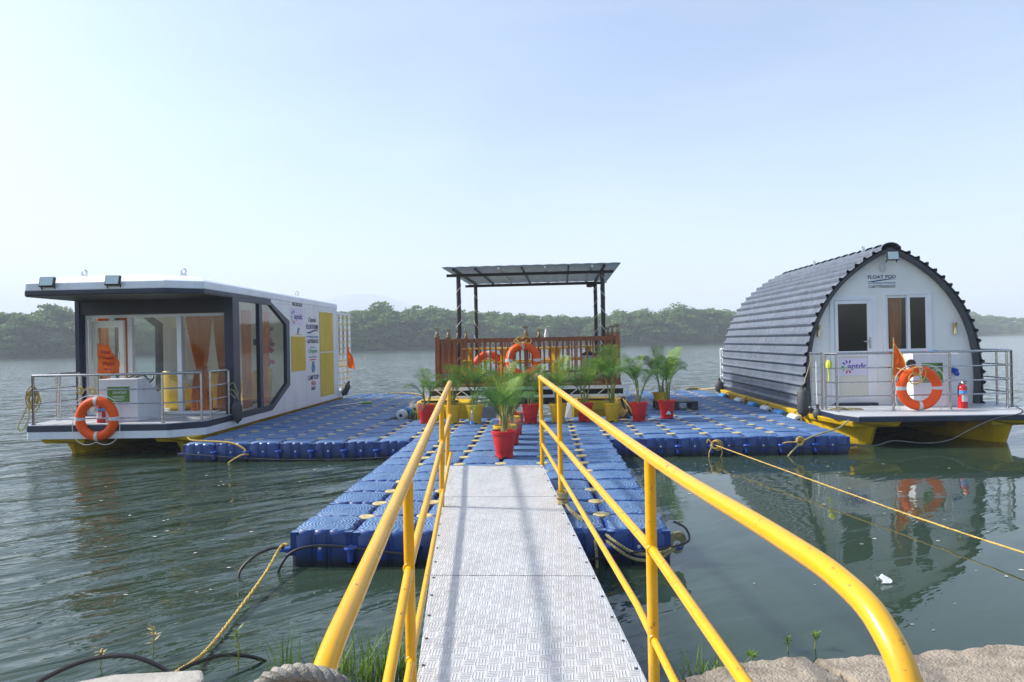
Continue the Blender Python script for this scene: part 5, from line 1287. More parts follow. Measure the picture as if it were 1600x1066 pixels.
mb = MB(); mb.torus((6.55, 6.10, 1.14), .07, .010, XF(R(90)), 18, 6); mb.torus((6.51, 6.10, 1.02), .09, .009, XF(R(86)), 18, 6); mb.tube(smooth([(6.26, 6.24, 1.20), (6.40, 6.12, 1.16), (6.52, 6.09, 1.20), (6.66, 6.09, 1.17), (6.68, 6.10, 1.06), (6.60, 6.11, .96), (6.46, 6.11, .94)], 6), .008, 6)
tag(mb.build('rope_lashing', M['rope'], None, True), 'yellow lashing on top of the life ring of the pod boat', 'rope')

# ================================================================== DINING RAFT (middle)
RX0, RX1, RY0, RY1, RZ = -1.64, 2.04, 8.80, 13.15, .87
rf_ = root('dining_raft', (.2, 8.8, 0), 'floating dining raft with a brown picket fence under a flat canopy', 'raft')
mb = MB(); mb.box(RX0 - .06, RX1 + .06, RY0 - .06, RY1 + .06, RZ - .035, RZ); mb.build('deck_boards', M['wood'], rf_)
for z0, z1 in ((.765, .834), (.60, .655)):
    for y in (RY0 - .07, RY1 + .02):
        mb = MB(); mb.box(RX0 - .30, RX1 + .22, y, y + .05, z0, z1); mb.build('frame_beam', M['white'], rf_)
    for x in (RX0 - .05, RX1):
        mb = MB(); mb.box(x, x + .05, RY0 - .019, RY1 + .019, z0, z1); mb.build('frame_beam', M['white'], rf_)
for x in (RX0 - .28, -.35, .72, RX1 + .15):
    mb = MB(); mb.box(x, x + .05, RY0 - .068, RY0 - .022, .6555, .7645); mb.build('frame_strut', M['white'], rf_)
for x in (-1.4, -.9, .95, 1.5):
    for d in (-.12, .12):
        mb = MB(); mb.bar((x + d, RY0 - .045, .66), (x + d * 2.2, RY0 - .045, .762), .018, .018); mb.build('brace', M['white'], rf_)
mb = MB(); mb.box(RX0 - .2, RX1 + .1, RY0 + .08, RY1, .45, .76); mb.build('underdeck_tank', M['hulldark'], rf_)
def raft_pontoon(xa, xb):
    mb = MB(); mb.prism([(8.30, .0), (8.26, .25), (8.22, .57), (8.30, .60), (13.3, .60), (13.3, -.3), (8.5, -.3)], lambda p, t: (t, p[0], p[1]), xa, xb); mb.build('pontoon', M['yellowhull'], rf_, bevel=.03)
    mb = MB(); mb.box(xa + .1, xb - .25, 8.216, 8.26, .585, .61); mb.build('pontoon_hatch', M['black'], rf_)
    mb = MB(); mb.box(xa + .05, xb - .05, 8.225, 8.26, .395, .405); mb.build('pontoon_seam', M['yellowpanel'], rf_)
raft_pontoon(-1.98, -.90); raft_pontoon(1.10, 2.16)
# grey inner cheek of the left pontoon: a flaring bow plate
mb = MB(); mb.add([(-.895, 8.25, .56), (-.28, 8.32, .62), (-.22, 8.5, .05), (-.895, 8.3, .02), (-.895, 9.4, .56), (-.28, 9.4, .62), (-.22, 9.4, .05), (-.895, 9.4, .02)], [(0, 1, 2, 3), (4, 7, 6, 5), (0, 4, 5, 1), (1, 5, 6, 2), (2, 6, 7, 3), (3, 7, 4, 0)]); mb.build('bow_cheek', M['greyhull'], rf_, bevel=.02)
mb = MB(); mb.add([(1.095, 8.25, .56), (.98, 8.4, .50), (.88, 8.45, .0), (1.095, 8.3, .0), (1.095, 9.4, .56), (.98, 9.4, .5), (.88, 9.4, 0), (1.095, 9.4, 0)], [(0, 3, 2, 1), (4, 5, 6, 7), (0, 1, 5, 4), (1, 2, 6, 5), (2, 3, 7, 6), (3, 0, 4, 7)]); mb.build('bow_cheek', M['greyhull'], rf_, bevel=.02)
pk = MB(); pk.box(-.018, .018, -.016, .016, 0, .86); PKM = pk.mesh('picket', M['wood'])
def fence_run(a, b, nseg):
    a, b = Vector(a), Vector(b); L = (b - a).length; d = (b - a) / L; nn = Vector((-d.y, d.x))
    for z0, z1, w_ in ((1.735, 1.80, .05), (1.80, 1.822, .075), (.905, .96, .045)):
        mb = MB(); p, q = Vector((a.x, a.y, (z0 + z1) / 2)), Vector((b.x, b.y, (z0 + z1) / 2)); mb.bar(p + Vector((d.x, d.y, 0)) * .045, q - Vector((d.x, d.y, 0)) * .045, w_, z1 - z0); mb.build('fence_rail', M['wood'], rf_)
    for i in range(1, nseg):
        p = a + d * L * i / nseg; o = link('picket', PKM, rf_); o.location = Vector((p.x, p.y, .925)) - rf_.location + Vector((-nn.x * .042 if abs(d.x) > .5 else (.042 if p.x < 0 else -.042), -.042 if abs(d.x) > .5 and p.y < 10 else 0, 0)) * (1 if abs(d.x) > .5 else 1)
        if abs(d.x) > .5: o.location.x = p.x - rf_.location.x
        o.rotation_euler = (random.uniform(-.01, .01), random.uniform(-.012, .012), math.atan2(d.y, d.x))
lg = glass_mat('lantern_glass', (.85, .86, .84), .2); M['bronze'] = mat('antique_bronze', (.28, .20, .11), .4, .6, var=.2); M['lampcore'] = mat('lamp_core', (.75, .62, .45), .5)
def post(x, y, lamp=True):
    mb = MB(); mb.box(x - .045, x + .045, y - .045, y + .045, RZ, 1.86); mb.build('fence_post', M['wood'], rf_, bevel=.006)
    mb = MB(); mb.lathe([(.062, 1.8605), (.062, 1.885), (.040, 1.90), (.045, 1.925), (.030, 1.955)], 14, (x, y, 0)); la = mb.build('lantern', M['bronze'], rf_, True)
    mb = MB(); mb.lathe([(.034, 1.955), (.062, 2.03)], 4, (x, y, 0), XF(0, 0, R(45)), False, False); mb.build('lantern_glass', lg, la)
    mb = MB(); mb.lathe([(.022, 1.95), (.026, 1.98), (.012, 2.015)], 10, (x, y, 0)); mb.build('lamp_core', M['lampcore'], la, True)
    mb = MB(); mb.box(x - .072, x + .072, y - .072, y + .072, 2.031, 2.046); mb.box(x - .05, x + .05, y - .05, y + .05, 2.046, 2.053); mb.build('lantern_cap', M['bronze'], la, bevel=.003)
ys_ = [RY0, RY0 + 1.45, RY0 + 2.9, RY1]
for y in ys_:
    post(RX0, y); post(RX1, y)
post(.19, RY0); post(.32, RY1)
fence_run((RX0, RY0), (.19, RY0), 15); fence_run((.19, RY0), (RX1, RY0), 15)
for i in range(3):
    fence_run((RX0, ys_[i]), (RX0, ys_[i + 1]), 11); fence_run((RX1, ys_[i]), (RX1, ys_[i + 1]), 11)
fence_run((RX0, RY1), (.32, RY1), 15); fence_run((.32, RY1), (RX1, RY1), 14)
# canopy on four poles, each pole wound with a white cord
CZ = 3.20
for x, y, hand in ((-1.25, 9.3, 1), (1.79, 9.3, -1), (-1.24, 12.2, -1), (1.78, 12.2, 1)):
    mb = MB(); mb.tube([(x, y, RZ), (x, y, CZ - .05)], .046, 14); p_ = mb.build('canopy_pole', M['darkpole'], rf_, True)
    pts = []
    for i in range(140):
        z = RZ + .05 + (CZ - .15 - RZ) * i / 139; a = hand * z * 2 * math.pi / .36 + x; pts.append((x + .049 * math.cos(a), y + .049 * math.sin(a), z))
    mb = MB(); mb.tube(pts, .0065, 5); mb.build('wound_cord', M['cordwhite'], p_, True)
def bar_part(nm, a, b, wx, wz, m_): mb = MB(); mb.bar(a, b, wx, wz); return mb.build(nm, M[m_], rf_)
for y in (9.3, 12.2): bar_part('canopy_beam', (-1.50, y, CZ - .03), (2.02, y, CZ - .03), .05, .06, 'darkpole')
for x in (-1.25, 1.79): bar_part('canopy_beam', (x, 8.62, CZ + .03), (x, 12.6, CZ + .03), .05, .05, 'darkpole')
for i in range(6): bar_part('canopy_rafter', (-.80 + i * .47, 8.58, CZ + .025), (-.80 + i * .47, 12.55, CZ + .025), .035, .04, 'alu' if i % 2 else 'darkpole')
mb = MB()
def cs(u, v):
    x = -1.47 + 3.58 * u; return (x, 8.50 + 4.2 * v, CZ + .062 + .008 * abs(math.sin(u * math.pi * 14)))
mb.sheet(cs, 112, 6); mb.build('canopy_sheet', M['canopy'], rf_, True, thick=.008)
mb = MB(); mb.tube([(-1.47, 12.66, CZ + .03), (2.1, 12.66, CZ + .03)], .02, 8); mb.build('gutter_pipe', M['darkpole'], rf_, True)
mb = MB(); mb.lathe([(.06, -.1), (.07, 0), (.05, .09)], 10, (1.66, 12.15, CZ - .07), XF(0, R(90))); mb.build('canopy_lamp', M['black'], rf_, True)
rf_.rotation_euler.z = R(-1.5)

def picnic_table(c, rz, Lt, label):
    x, y, z = c; t = root('picnic_table', c, label, 'table', 'yellow picnic tables on the raft')
    def bx(nm, x0, x1, y0, y1, z0, z1): mb = MB(); mb.box(x + x0, x + x1, y + y0, y + y1, z + z0, z + z1); mb.build(nm, M['yellowfurn'], t, bevel=.004)
    for k in range(4): bx('tabletop_plank', -.36 + k * .185, -.36 + k * .185 + .17, -Lt / 2, Lt / 2, .70, .735)
    for s_ in (-1, 1):
        for k in range(2): bx('bench_plank', s_ * .66 - .13 + k * .135, s_ * .66 - .005 + k * .135, -Lt / 2, Lt / 2, .415, .45)
        yy = s_ * (Lt / 2 - .18)
        for q in (-1, 1):
            mb = MB(); mb.bar((x + q * .22, y + yy, z + .70), (x + q * .62, y + yy, z + .0), .045, .09, (0, 1, 0)); mb.build('leg', M['yellowfurn'], t)
        bx('bench_beam', -.80, .80, yy - .07, yy - .025, .335, .414); bx('top_beam', -.36, .36, yy - .07, yy - .025, .62, .699)
    t.rotation_euler.z = rz
picnic_table((.25, 9.95, RZ), R(90), 1.55, 'yellow picnic table behind the middle of the brown fence')
picnic_table((-.85, 11.6, RZ), R(90), 1.2, 'yellow picnic table at the left rear of the raft behind the inner life ring')
picnic_table((1.2, 11.6, RZ), R(88), 1.2, 'yellow picnic table at the right rear of the raft near the canopy poles')
life_ring((.13, 8.68, 1.365), XF(R(90)), 'orange life ring hung on the front of the brown picket fence', cords=False)
life_ring((-.66, 9.75, 1.20), XF(R(74), 0, R(6)), 'orange life ring standing inside the raft behind the pickets', cords=False)
extinguisher((-1.50, 8.97, RZ), .36, .055, 'left one of two small red extinguishers behind the raft fence corner', 'raft extinguishers')
extinguisher((-1.36, 9.0, RZ), .36, .055, 'right one of two small red extinguishers behind the raft fence corner', 'raft extinguishers')
for i, (x, y) in enumerate(((1.52, 9.75), (1.86, 10.0))):
    b_ = root('waste_bin', (x, y, RZ), ['pale bin with a dark lid between the canopy poles on the raft', 'grey bin with a dark lid beside the right fence of the raft'][i], 'bin')
    mb = MB(); mb.lathe([(.13, RZ), (.15, RZ + .55)], 18, (x, y, 0)); mb.build('bin_body', M['whitevinyl'] if i == 0 else M['deckgrey'], b_, True)
    mb = MB(); mb.lathe([(.158, RZ + .551), (.158, RZ + .585), (.09, RZ + .62), (.03, RZ + .63)], 18, (x, y, 0)); mb.build('lid', M['black'], b_, True)
mb = MB(); mb.tube(smooth([(.13, 8.72, 1.86), (.05, 8.60, 1.83), (-.05, 8.62, 1.76), (.02, 8.6, 1.70), (.14, 8.59, 1.74), (.26, 8.6, 1.70), (.30, 8.63, 1.78), (.2, 8.6, 1.84), (.1, 8.6, 1.80)], 6, True), .010, 6, closed=True)
mb.tube(smooth([(.0, 8.63, 1.78), (.1, 8.585, 1.66), (.22, 8.585, 1.78), (.12, 8.585, 1.70)], 6, True), .010, 6, closed=True)
tag(mb.build('rope_lashing', M['rope'], None, True), 'yellow lashing that holds the life ring on the brown fence', 'rope')
mb = MB(); mb.tube(smooth([(-.13, 8.60, 1.55), (-.17, 8.585, 1.4), (-.12, 8.585, 1.25), (-.16, 8.585, 1.12), (-.10, 8.585, 1.0)], 6), .012, 6); tag(mb.build('white_strap', M['cordwhite'], None, True), 'white strap hanging down the life ring on the brown fence', 'strap')
mb = MB(); mb.lathe([(.05, 1.72), (.055, 1.9), (.03, 2.02), (.006, 2.08)], 12, (.62, 13.28, 0)); tag(mb.build('marker_post', M['upvc'], None, True), 'white pointed marker rising behind the rear fence of the raft', 'marker')
lab2 = ['grey vinyl fender nearest the camera at the dock edge left of the potted palms', 'blue vinyl fender between two grey ones at the dock edge left of the palms', 'second grey vinyl fender at the dock edge left of the palms', 'far blue vinyl fender behind the leftmost red pot', 'blue vinyl fender at the right side of the raft behind the yellow pot']
for i, (x, y, c_) in enumerate(((-2.28, 8.15, 'whitevinyl'), (-2.26, 8.75, 'dustblue'), (-2.24, 9.4, 'whitevinyl'), (-2.22, 10.1, 'dustblue'), (2.36, 8.7, 'dustblue'))):
    roller((x, y, .34), .105, .22, M[c_], lab2[i])

# ================================================================== POTTED PALMS
def frond_mesh(seed, young=False):
    g = random.Random(seed); mb = MB(); N = 40; pts = []; x = z = 0.0; a = R(82)
    bend = g.uniform(.9, 1.5) if not young else .5
    for i in range(N + 1):
        pts.append(Vector((x, 0, z))); a2 = a - bend * (i / N) ** 1.5 * 1.25; x += math.cos(a2) / N; z += math.sin(a2) / N
    mb.tube(pts, .008, 5, rr=[.011 * (1 - .85 * i / N) for i in range(N + 1)])
    for i in range(9, N + 1):
        t = i / N; p = pts[i]; d = (pts[min(i + 1, N)] - pts[i - 1]).normalized(); up = Vector((-d.z, 0, d.x))
        ln = (.40 * math.sin(math.pi * min(1, (t - .18) / .88) ** .75) + .07) * g.uniform(.85, 1.1); wd = .0125
        for s_ in (-1, 1):
            for dd in (0,):
                out = (Vector((0, s_ * 1.0, 0)) + d * g.uniform(.75, 1.05) + up * g.uniform(.15, .45)).normalized()
                wv = (out.cross(up)).normalized() * wd * .5; wv = (d * .6 + up * .5 * s_).normalized() * wd * .5 if False else wv
                m1 = p + out * ln * .5 + up * .01; tip = p + out * ln + Vector((0, 0, -1)) * ln * g.uniform(.12, .34)
                mb.add([p - wv * .5, p + wv * .5, m1 + wv, m1 - wv, tip + wv * .12, tip - wv * .12], [(0, 1, 2, 3), (3, 2, 4, 5)])
    return mb
FR = [frond_mesh(20 + i).mesh('frond', M['frond'], True) for i in range(5)] + [frond_mesh(40 + i, True).mesh('frond', M['frondy'], True) for i in range(2)]
def pot_mesh(m_):
    mb = MB(); prof_ = [(.112, .0), (.112, .035), (.114, .04), (.133, .17), (.136, .172), (.151, .275), (.151, .278), (.163, .282), (.166, .322), (.158, .328), (.148, .322), (.146, .29)]
    mb.lathe(prof_, 28, (0, 0, .0), None, True, False); return mb.mesh('pot', m_, True)
def foot_mesh(m_):
    mb = MB(); mb.prism([(-.03, 0), (.03, 0), (.022, .034), (-.022, .034)], lambda p, t: (p[0], t, p[1]), -.118, -.10); return mb.mesh('pot_foot', m_)
POT = {c: (pot_mesh(M[c]), foot_mesh(M[c])) for c in ('redpot', 'yelpot')}
sm_ = MB(); g6 = random.Random(4)
sm_.lathe([(.146, .285), (.10, .30), (.04, .306)], 20, (0, 0, 0), None, False, True); SOIL = sm_.mesh('soil', M['soil'], True)
lt_ = MB()
for i in range(26):
    a, r_ = g6.uniform(0, 6.28), g6.uniform(.02, .15); p = Vector((r_ * math.cos(a), r_ * math.sin(a), .31 + g6.uniform(0, .03))); d = Vector((g6.uniform(-1, 1), g6.uniform(-1, 1), g6.uniform(-.2, .5))).normalized() * g6.uniform(.03, .10); w_ = d.cross(Vector((0, 0, 1))).normalized() * .007
    lt_.add([p - w_, p + w_, p + d + w_ * .3, p + d - w_ * .3], [(0, 1, 2, 3)])
LITTER = lt_.mesh('dry_leaves', M['dry'])
def palm(x, y, c, h, seed, label, nf=9, spread=1.0, z=ZT):
    g = random.Random(seed); t = root('potted_palm', (x, y, z), label, 'potted plant', 'potted palms on the dock')
    k = 0.98; rz = g.uniform(0, 6.28)
    o = link('pot', POT[c][0], t); o.location = (0, 0, .022); o.scale = (k, k, k)
    for i in range(5):
        f_ = link('pot_foot', POT[c][1], o); f_.location = (0, 0, -.022); f_.rotation_euler.z = rz + i * 2 * math.pi / 5
    s_ = link('soil', SOIL, t); s_.location = (0, 0, .022); s_.scale = (k, k, k)
    l_ = link('dry_leaves', LITTER, t); l_.location = (0, 0, .022); l_.rotation_euler.z = g.uniform(0, 6.28)
    ns = g.choice((3, 4, 4)); stems = []
    for i in range(ns):
        a = rz + i * 2 * math.pi / ns + g.uniform(-.4, .4); r_ = g.uniform(.015, .045); lx, ly = g.uniform(.02, .07) * math.cos(a), g.uniform(.02, .07) * math.sin(a); hs = (h - .33) * g.uniform(.22, .45)
        mb = MB(); top_ = Vector((x + r_ * math.cos(a) + lx, y + r_ * math.sin(a) + ly, z + .32 + hs))
        mb.tube([(x + r_ * math.cos(a), y + r_ * math.sin(a), z + .30), (x + r_ * math.cos(a) + lx * .4, y + r_ * math.sin(a) + ly * .4, z + .32 + hs * .5), top_], .014, 7, rr=[.017, .014, .010]); mb.build('stem', M['stem'], t, True); stems.append((top_ - Vector((x, y, z)), a))
    for i in range(nf + 1):
        tp, a = stems[i % ns]; az = a + g.uniform(-1.2, 1.2) if i < nf else g.uniform(0, 6.28)
        yg = i >= nf - 1
        o = link('frond', FR[5 + g.randrange(2)] if yg else FR[g.randrange(5)], t)
        ln = (h - tp.z) * (g.uniform(1.0, 1.12) if yg else g.uniform(.80, 1.08))
        o.location = tp - Vector((0, 0, g.uniform(.02, .12))); o.scale = (ln * spread, ln * g.uniform(.9, 1.1), ln); o.rotation_euler = (g.uniform(-.12, .12), g.uniform(.0, .5) if not yg else g.uniform(-.05, .15), az)
    for i in range(g.choice((1, 2, 2, 3))):
        tp, a = stems[g.randrange(ns)]; o = link('dry_frond', DRYF, t); L_ = g.uniform(.18, .32); o.location = tp - Vector((0, 0, g.uniform(.05, .18))); o.scale = (L_, L_, L_); o.rotation_euler = (g.uniform(-.3, .3), g.uniform(1.0, 1.9), g.uniform(0, 6.28))
    return t
DRYF = frond_mesh(77).mesh('dry_frond', M['dry'], True)
palm(.02, 3.42, 'redpot', 1.18, 1, 'frontmost potted palm, in a bright red pot at the end of the gangway', 12, 1.0)
palm(.00, 3.98, 'yelpot', 1.08, 2, 'potted palm in a yellow pot right behind the frontmost red pot', 9)
palm(.05, 4.52, 'redpot', 1.05, 3, 'potted palm in a red pot, third in the row behind the frontmost red pot', 8)
palm(.01, 5.06, 'yelpot', 1.05, 4, 'potted palm in a yellow pot, fourth in the row behind the frontmost red pot', 8)
palm(.06, 5.60, 'redpot', 1.0, 14, 'potted palm in a red pot, last in the row behind the frontmost red pot', 8)
palm(-1.63, 7.28, 'redpot', 1.02, 5, 'potted palm in a red pot at the far left end of the back row', 9, .9)
palm(-1.13, 7.22, 'yelpot', 1.18, 6, 'potted palm in a yellow pot seen behind the yellow left handrail posts', 9, 1.1)
palm(-.72, 7.15, 'yelpot', 1.22, 7, 'potted palm in a yellow pot with a water bottle standing before it', 11, 1.1)
palm(-.15, 7.20, 'yelpot', 1.15, 8, 'potted palm in a yellow pot half hidden by the frontmost palm', 9)
palm(.29, 7.06, 'redpot', 1.15, 9, 'potted palm in a red pot just left of the right handrail end post', 9)
palm(.78, 7.10, 'yelpot', 1.2, 10, 'potted palm in a yellow pot seen behind the right handrail posts', 10)
palm(1.26, 7.2, 'redpot', 1.22, 11, 'potted palm in a red pot behind the sloping right handrail', 10, 1.05)
palm(1.75, 7.17, 'yelpot', 1.45, 12, 'tall potted palm in a yellow pot before the raft fence corner', 9, .75)
palm(2.22, 7.12, 'redpot', 1.28, 13, 'potted palm in a red pot between the tall one and the pallet', 9, .8)
palm(2.77, 7.42, 'redpot', 1.38, 15, 'potted palm in a red pot with a white mark, right end of back row', 9, .65)
palm(2.98, 9.35, 'yelpot', 1.38, 16, 'potted palm in a yellow pot standing behind the dark pallet', 9, .65)
mb = MB(); mb.prism([(-.05, 0), (.05, 0), (.03, .03), (.02, .055), (-.01, .062), (-.03, .03)], lambda p, t: (2.77 + p[0], 7.42 - .150 - p[1] * .12 + t, ZT + .10 + p[1]), -.004, 0); tag(mb.build('paper_sticker', M['upvc'], None), 'torn white sticker on the rightmost red pot', 'sticker')

# ---- small things on the dock
def bottle(c, m, label, cap):
    t = root('water_bottle', c, label, 'bottle'); prof_ = [(.026, 0), (.036, .012), (.036, .09), (.034, .10), (.036, .11), (.036, .17), (.030, .20), (.015, .235), (.013, .25)]
    mb = MB(); mb.lathe(prof_, 16, Vector(c), m); mb.build('bottle_body', M['clear'], t, True)
    mb = MB(); mb.lathe([(.0368, .055), (.0368, .10)], 16, Vector(c), m, False, False); mb.build('label', M['lablue'], t, True)
    mb = MB(); mb.lathe([(.016, .25), (.016, .275), (.012, .278)], 12, Vector(c), m); mb.build('cap', cap, t, True)
bottle((-.72, 6.62, ZT), XF(), 'clear water bottle with a blue label standing before a yellow pot', M['upvc'])
bottle((-.14, 6.85, ZT + .038), XF(0, R(-90), R(8)), 'clear water bottle with a teal cap lying on the dock', M['teal'])
mb = MB(); mb.box(2.84, 3.68, 9.0, 9.55, ZT + .14, ZT + .17)
pl = root('plastic_pallet', (3.26, 9.27, ZT), 'low dark plastic pallet on the dock behind the right end palms', 'pallet'); mb.build('pallet_top', M['darkplastic'], pl, bevel=.006)
for x in (2.88, 3.26, 3.64):
    for y in (9.06, 9.49): mb = MB(); mb.box(x - .04 - (.05 if x > 3.5 else 0), x + .04, y - .05, y + .05, ZT + .002, ZT + .1395); mb.build('leg', M['darkplastic'], pl)
bro = root('broom', (-4.0, 11.3, ZT), 'broom with a lime green head lying on the dock by the houseboat', 'broom')
mb = MB(); mb.tube([(-4.5, 10.75, ZT + .02), (-3.95, 11.62, ZT + .03)], .012, 8); mb.build('handle', M['alu'], bro, True)
mb = MB(); mb.bar((-4.05, 11.70, ZT + .03), (-3.72, 11.6, ZT + .03), .07, .04); mb.build('head', M['inklime'], bro, bevel=.008)
mb = MB()
for i in range(24): x = -4.04 + .31 * i / 23; mb.bar((x, 11.70 - .1 * i / 23, ZT + .03), (x + .02, 11.80 - .1 * i / 23, ZT + .012), .010, .01)
mb.build('bristles', M['inklime'], bro)
cl_ = root('mooring_cleat', (1.98, 7.72, ZT), 'dark mooring cleat wound with yellow rope behind the tall palm', 'cleat')
mb = MB(); mb.lathe([(.16, ZT), (.17, ZT + .02), (.10, ZT + .12), (.06, ZT + .32), (.09, ZT + .36), (.05, ZT + .40)], 14, (1.98, 7.72, 0)); mb.build('cleat_body', M['navy'], cl_, True)
mb = MB()
for i in range(5): mb.tube(smooth([(1.90 + .01 * i, 7.62, ZT + .36), (1.86 + .03 * i, 7.58, ZT + .2), (1.98 + .02 * i, 7.55, ZT + .05 + .02 * i), (2.06, 7.60, ZT + .2), (2.0, 7.64, ZT + .36)], 6, True), .011, 6, closed=True)
mb.tube(smooth([(2.0, 7.6, ZT + .36), (2.08, 7.5, ZT + .25), (2.16, 7.42, ZT + .08), (2.2, 7.40, ZT + .012)], 6), .011, 6); mb.build('wound_rope', M['rope'], cl_, True)
mb = MB(); g7 = random.Random(6); mb.sheet(lambda u, v: (2.90 + .065 * (u - .5) + .022 * math.sin(v * 5), -.42 + .05 * (v - .5), .008 + .05 * abs(math.sin(u * 3.3 + v * 2)) * v), 6, 6)
tag(mb.build('paper_litter', M['upvc'], None), 'crumpled white paper scrap floating on the water', 'litter')

# ================================================================== ROPES AND HOSES
rope_thing('mooring_rope', [(-5.10, 5.35, .33), (-4.95, 5.22, .305), (-4.6, 5.12, .30), (-4.25, 5.02, .285), (-4.03, 4.97, .20), (-4.0, 4.95, .14)], .014, M['rope'], 'yellow rope from the houseboat bow over the left dock corner', seg=8)
rope_thing('mooring_rope', [(-3.95, 4.94, .12), (-4.05, 4.93, .11), (-4.2, 4.92, .03), (-4.3, 4.9, -.05)], .013, M['rope'], 'short yellow rope tail hanging from the left dock edge into the water')
rope_thing('service_cable', [(-5.08, 5.0, .14), (-4.6, 4.94, .11), (-4.1, 4.93, .07), (-3.4, 4.93, .035), (-2.4, 4.93, .03), (-1.6, 4.94, .06)], .007, M['greyrub'], 'thin grey cord strung along the front of the left dock arm', 'cable')
rope_thing('service_cable', [(1.55, 4.93, .10), (2.2, 4.92, .14), (2.75, 4.92, .10), (3.3, 4.92, .15), (4.2, 4.92, .11), (4.95, 4.92, .15), (5.1, 4.95, .14)], .007, M['black'], 'thin black cord strung along the front of the right dock arm', 'cable')
rope_thing('black_hose', [(-1.56, .05, .14), (-1.62, -.04, .16), (-1.72, -.12, .13), (-1.80, -.2, .05), (-1.80, -.28, -.05)], .011, M['hoseblack'], 'black hose looping from the front left float corner into the water', 'hose')
rope_thing('black_hose', [(-1.55, -.16, -.06), (-1.53, -.10, .04), (-1.46, -.05, .13), (-1.3, -.04, .175), (-1.05, -.04, .17), (-.85, -.04, .14), (-.5, -.04, .10)], .011, M['hoseblack'], 'black hose draped over the front face of the two left floats', 'hose')
rope_thing('mooring_rope', [(-1.52, .03, .17), (-1.56, -.02, .16), (-1.52, -.45, .085), (-1.45, -1.15, .035), (-1.40, -1.6, .03), (-1.37, -1.98, .09), (-1.36, -2.4, .12)], .0125, M['rope'], 'yellow twisted rope running from the front left float to the bank', strands=14)
rope_thing('black_hose', [(-2.05, -2.25, .06), (-1.95, -2.08, .13), (-1.80, -1.98, .17), (-1.62, -1.94, .17), (-1.45, -1.95, .12), (-1.36, -1.98, .07)], .012, M['hoseblack'], 'thick black hose arching over the bank at the lower left', 'hose')
rope_thing('black_hose', [(-1.42, -1.97, .06), (-1.33, -1.86, .09), (-1.22, -1.74, .085), (-1.10, -1.66, .04), (-1.0, -1.60, -.03)], .010, M['hoseblack'], 'black hose dipping from the bank rope into the water', 'hose')
# olive ropes from the gangway post to the right front float
pk_ = E_(1, .57, .34)
mb = MB()
for i in range(6): mb.torus((pk_.x + .01, .57, .335 + i * .022), .042 + .004 * (i % 2), .012, XF(R(6 * (i % 3 - 1)), R(5 * (i % 2)), 0), 18, 6)
tag(mb.build('rope_knot', M['rope2'], None, True), 'olive rope wrapped around the foot of the second right gangway post', 'rope')
for i, (dz, lb) in enumerate(((0.0, 'upper olive rope slung from the gangway post to the right front float'), (-.045, 'lower olive rope slung from the gangway post to the right front float'))):
    rope_thing('mooring_rope', [(pk_.x + .03, .56, .36), (pk_.x + .10, .36, .32 + dz * .3), (.95, .10, .26 + dz), (1.06, -.06, .20 + dz), (1.2, -.06, .115 + dz), (1.36, -.055, .10 + dz), (1.48, -.05, .14 + dz * .5), (1.555, .02, .15)], .013, M['rope2'], lb, strands=12)
mb = MB()
for i in range(4): mb.torus((1.555, .06, .13 + i * .014), .05 + .006 * i, .010, XF(R(80 + 8 * i), R(12 * i), R(20)), 18, 6)
tag(mb.build('rope_knot', M['rope2'], None, True), 'olive rope knot on the lug of the right front float', 'rope')
rope_thing('black_hose', [(.70, -.05, .02), (.95, -.05, .075), (1.2, -.07, .12), (1.42, -.06, .145), (1.56, -.02, .16), (1.64, .02, .19), (1.62, .05, .27), (1.54, .10, .31)], .009, M['hoseblack'], 'black hose across the front face of the right front float', 'hose')
rope_thing('mooring_rope', [(.86, .60, .28), (.90, .1, .25), (.92, -.03, .1), (.92, -.05, -.05)], .012, M['rope2'], 'olive rope tail hanging down beside the gangway into the water')
# yellow line to the right
A_ = Vector((3.03, 4.93, .17)); B_ = Vector((3.98, .38, .10)); C2 = A_ + (B_ - A_) * 1.62; C2.z = .14
rope_thing('mooring_rope', [A_, A_.lerp(B_, .33) + Vector((0, 0, -.005)), A_.lerp(B_, .66) + Vector((0, 0, -.01)), B_, C2], .0075, M['rope'], 'long yellow line from the right dock arm over the calm water', strands=16)
mb = MB()
for i in range(5): mb.torus((3.02 + .02 * (i % 3), 4.91, .17 + .012 * (i % 2)), .05 + .012 * (i % 3), .009, XF(R(90 + 10 * (i - 2)), R(15 * i), 0), 18, 6)
mb.tube(smooth([(2.98, 4.91, .16), (2.94, 4.90, .08), (2.93, 4.9, 0.0), (2.93, 4.9, -.05)], 5), .009, 6); mb.tube(smooth([(3.08, 4.90, .15), (3.12, 4.89, .08), (3.10, 4.89, 0)], 5), .009, 6); mb.tube(smooth([(2.98, 4.91, .20), (2.93, 4.93, .25), (2.92, 4.96, .20)], 5), .009, 6)
tag(mb.build('rope_knot', M['rope'], None, True), 'yellow knot of the long line on the right dock arm', 'rope')
rope_thing('mooring_rope', [(5.25, 5.62, .42), (4.95, 5.30, .34), (4.6, 5.05, .30), (4.35, 4.95, .235), (4.22, 4.91, .15), (4.12, 4.90, .06), (4.05, 4.90, -.02)], .013, M['rope2'], 'rope from the pod bow over the right dock corner down to the water')
mb = MB()
for i in range(4): mb.torus((4.25, 4.91, .19 + .012 * i), .035 + .006 * i, .009, XF(R(70 + 14 * i), R(20 * i), 0), 16, 6)
mb.tube(smooth([(4.22, 4.91, .2), (4.08, 4.91, .2), (4.0, 4.92, .185)], 5), .010, 6)
tag(mb.build('rope_knot', M['rope'], None, True), 'yellow knot on the pod rope at the dock face', 'rope')
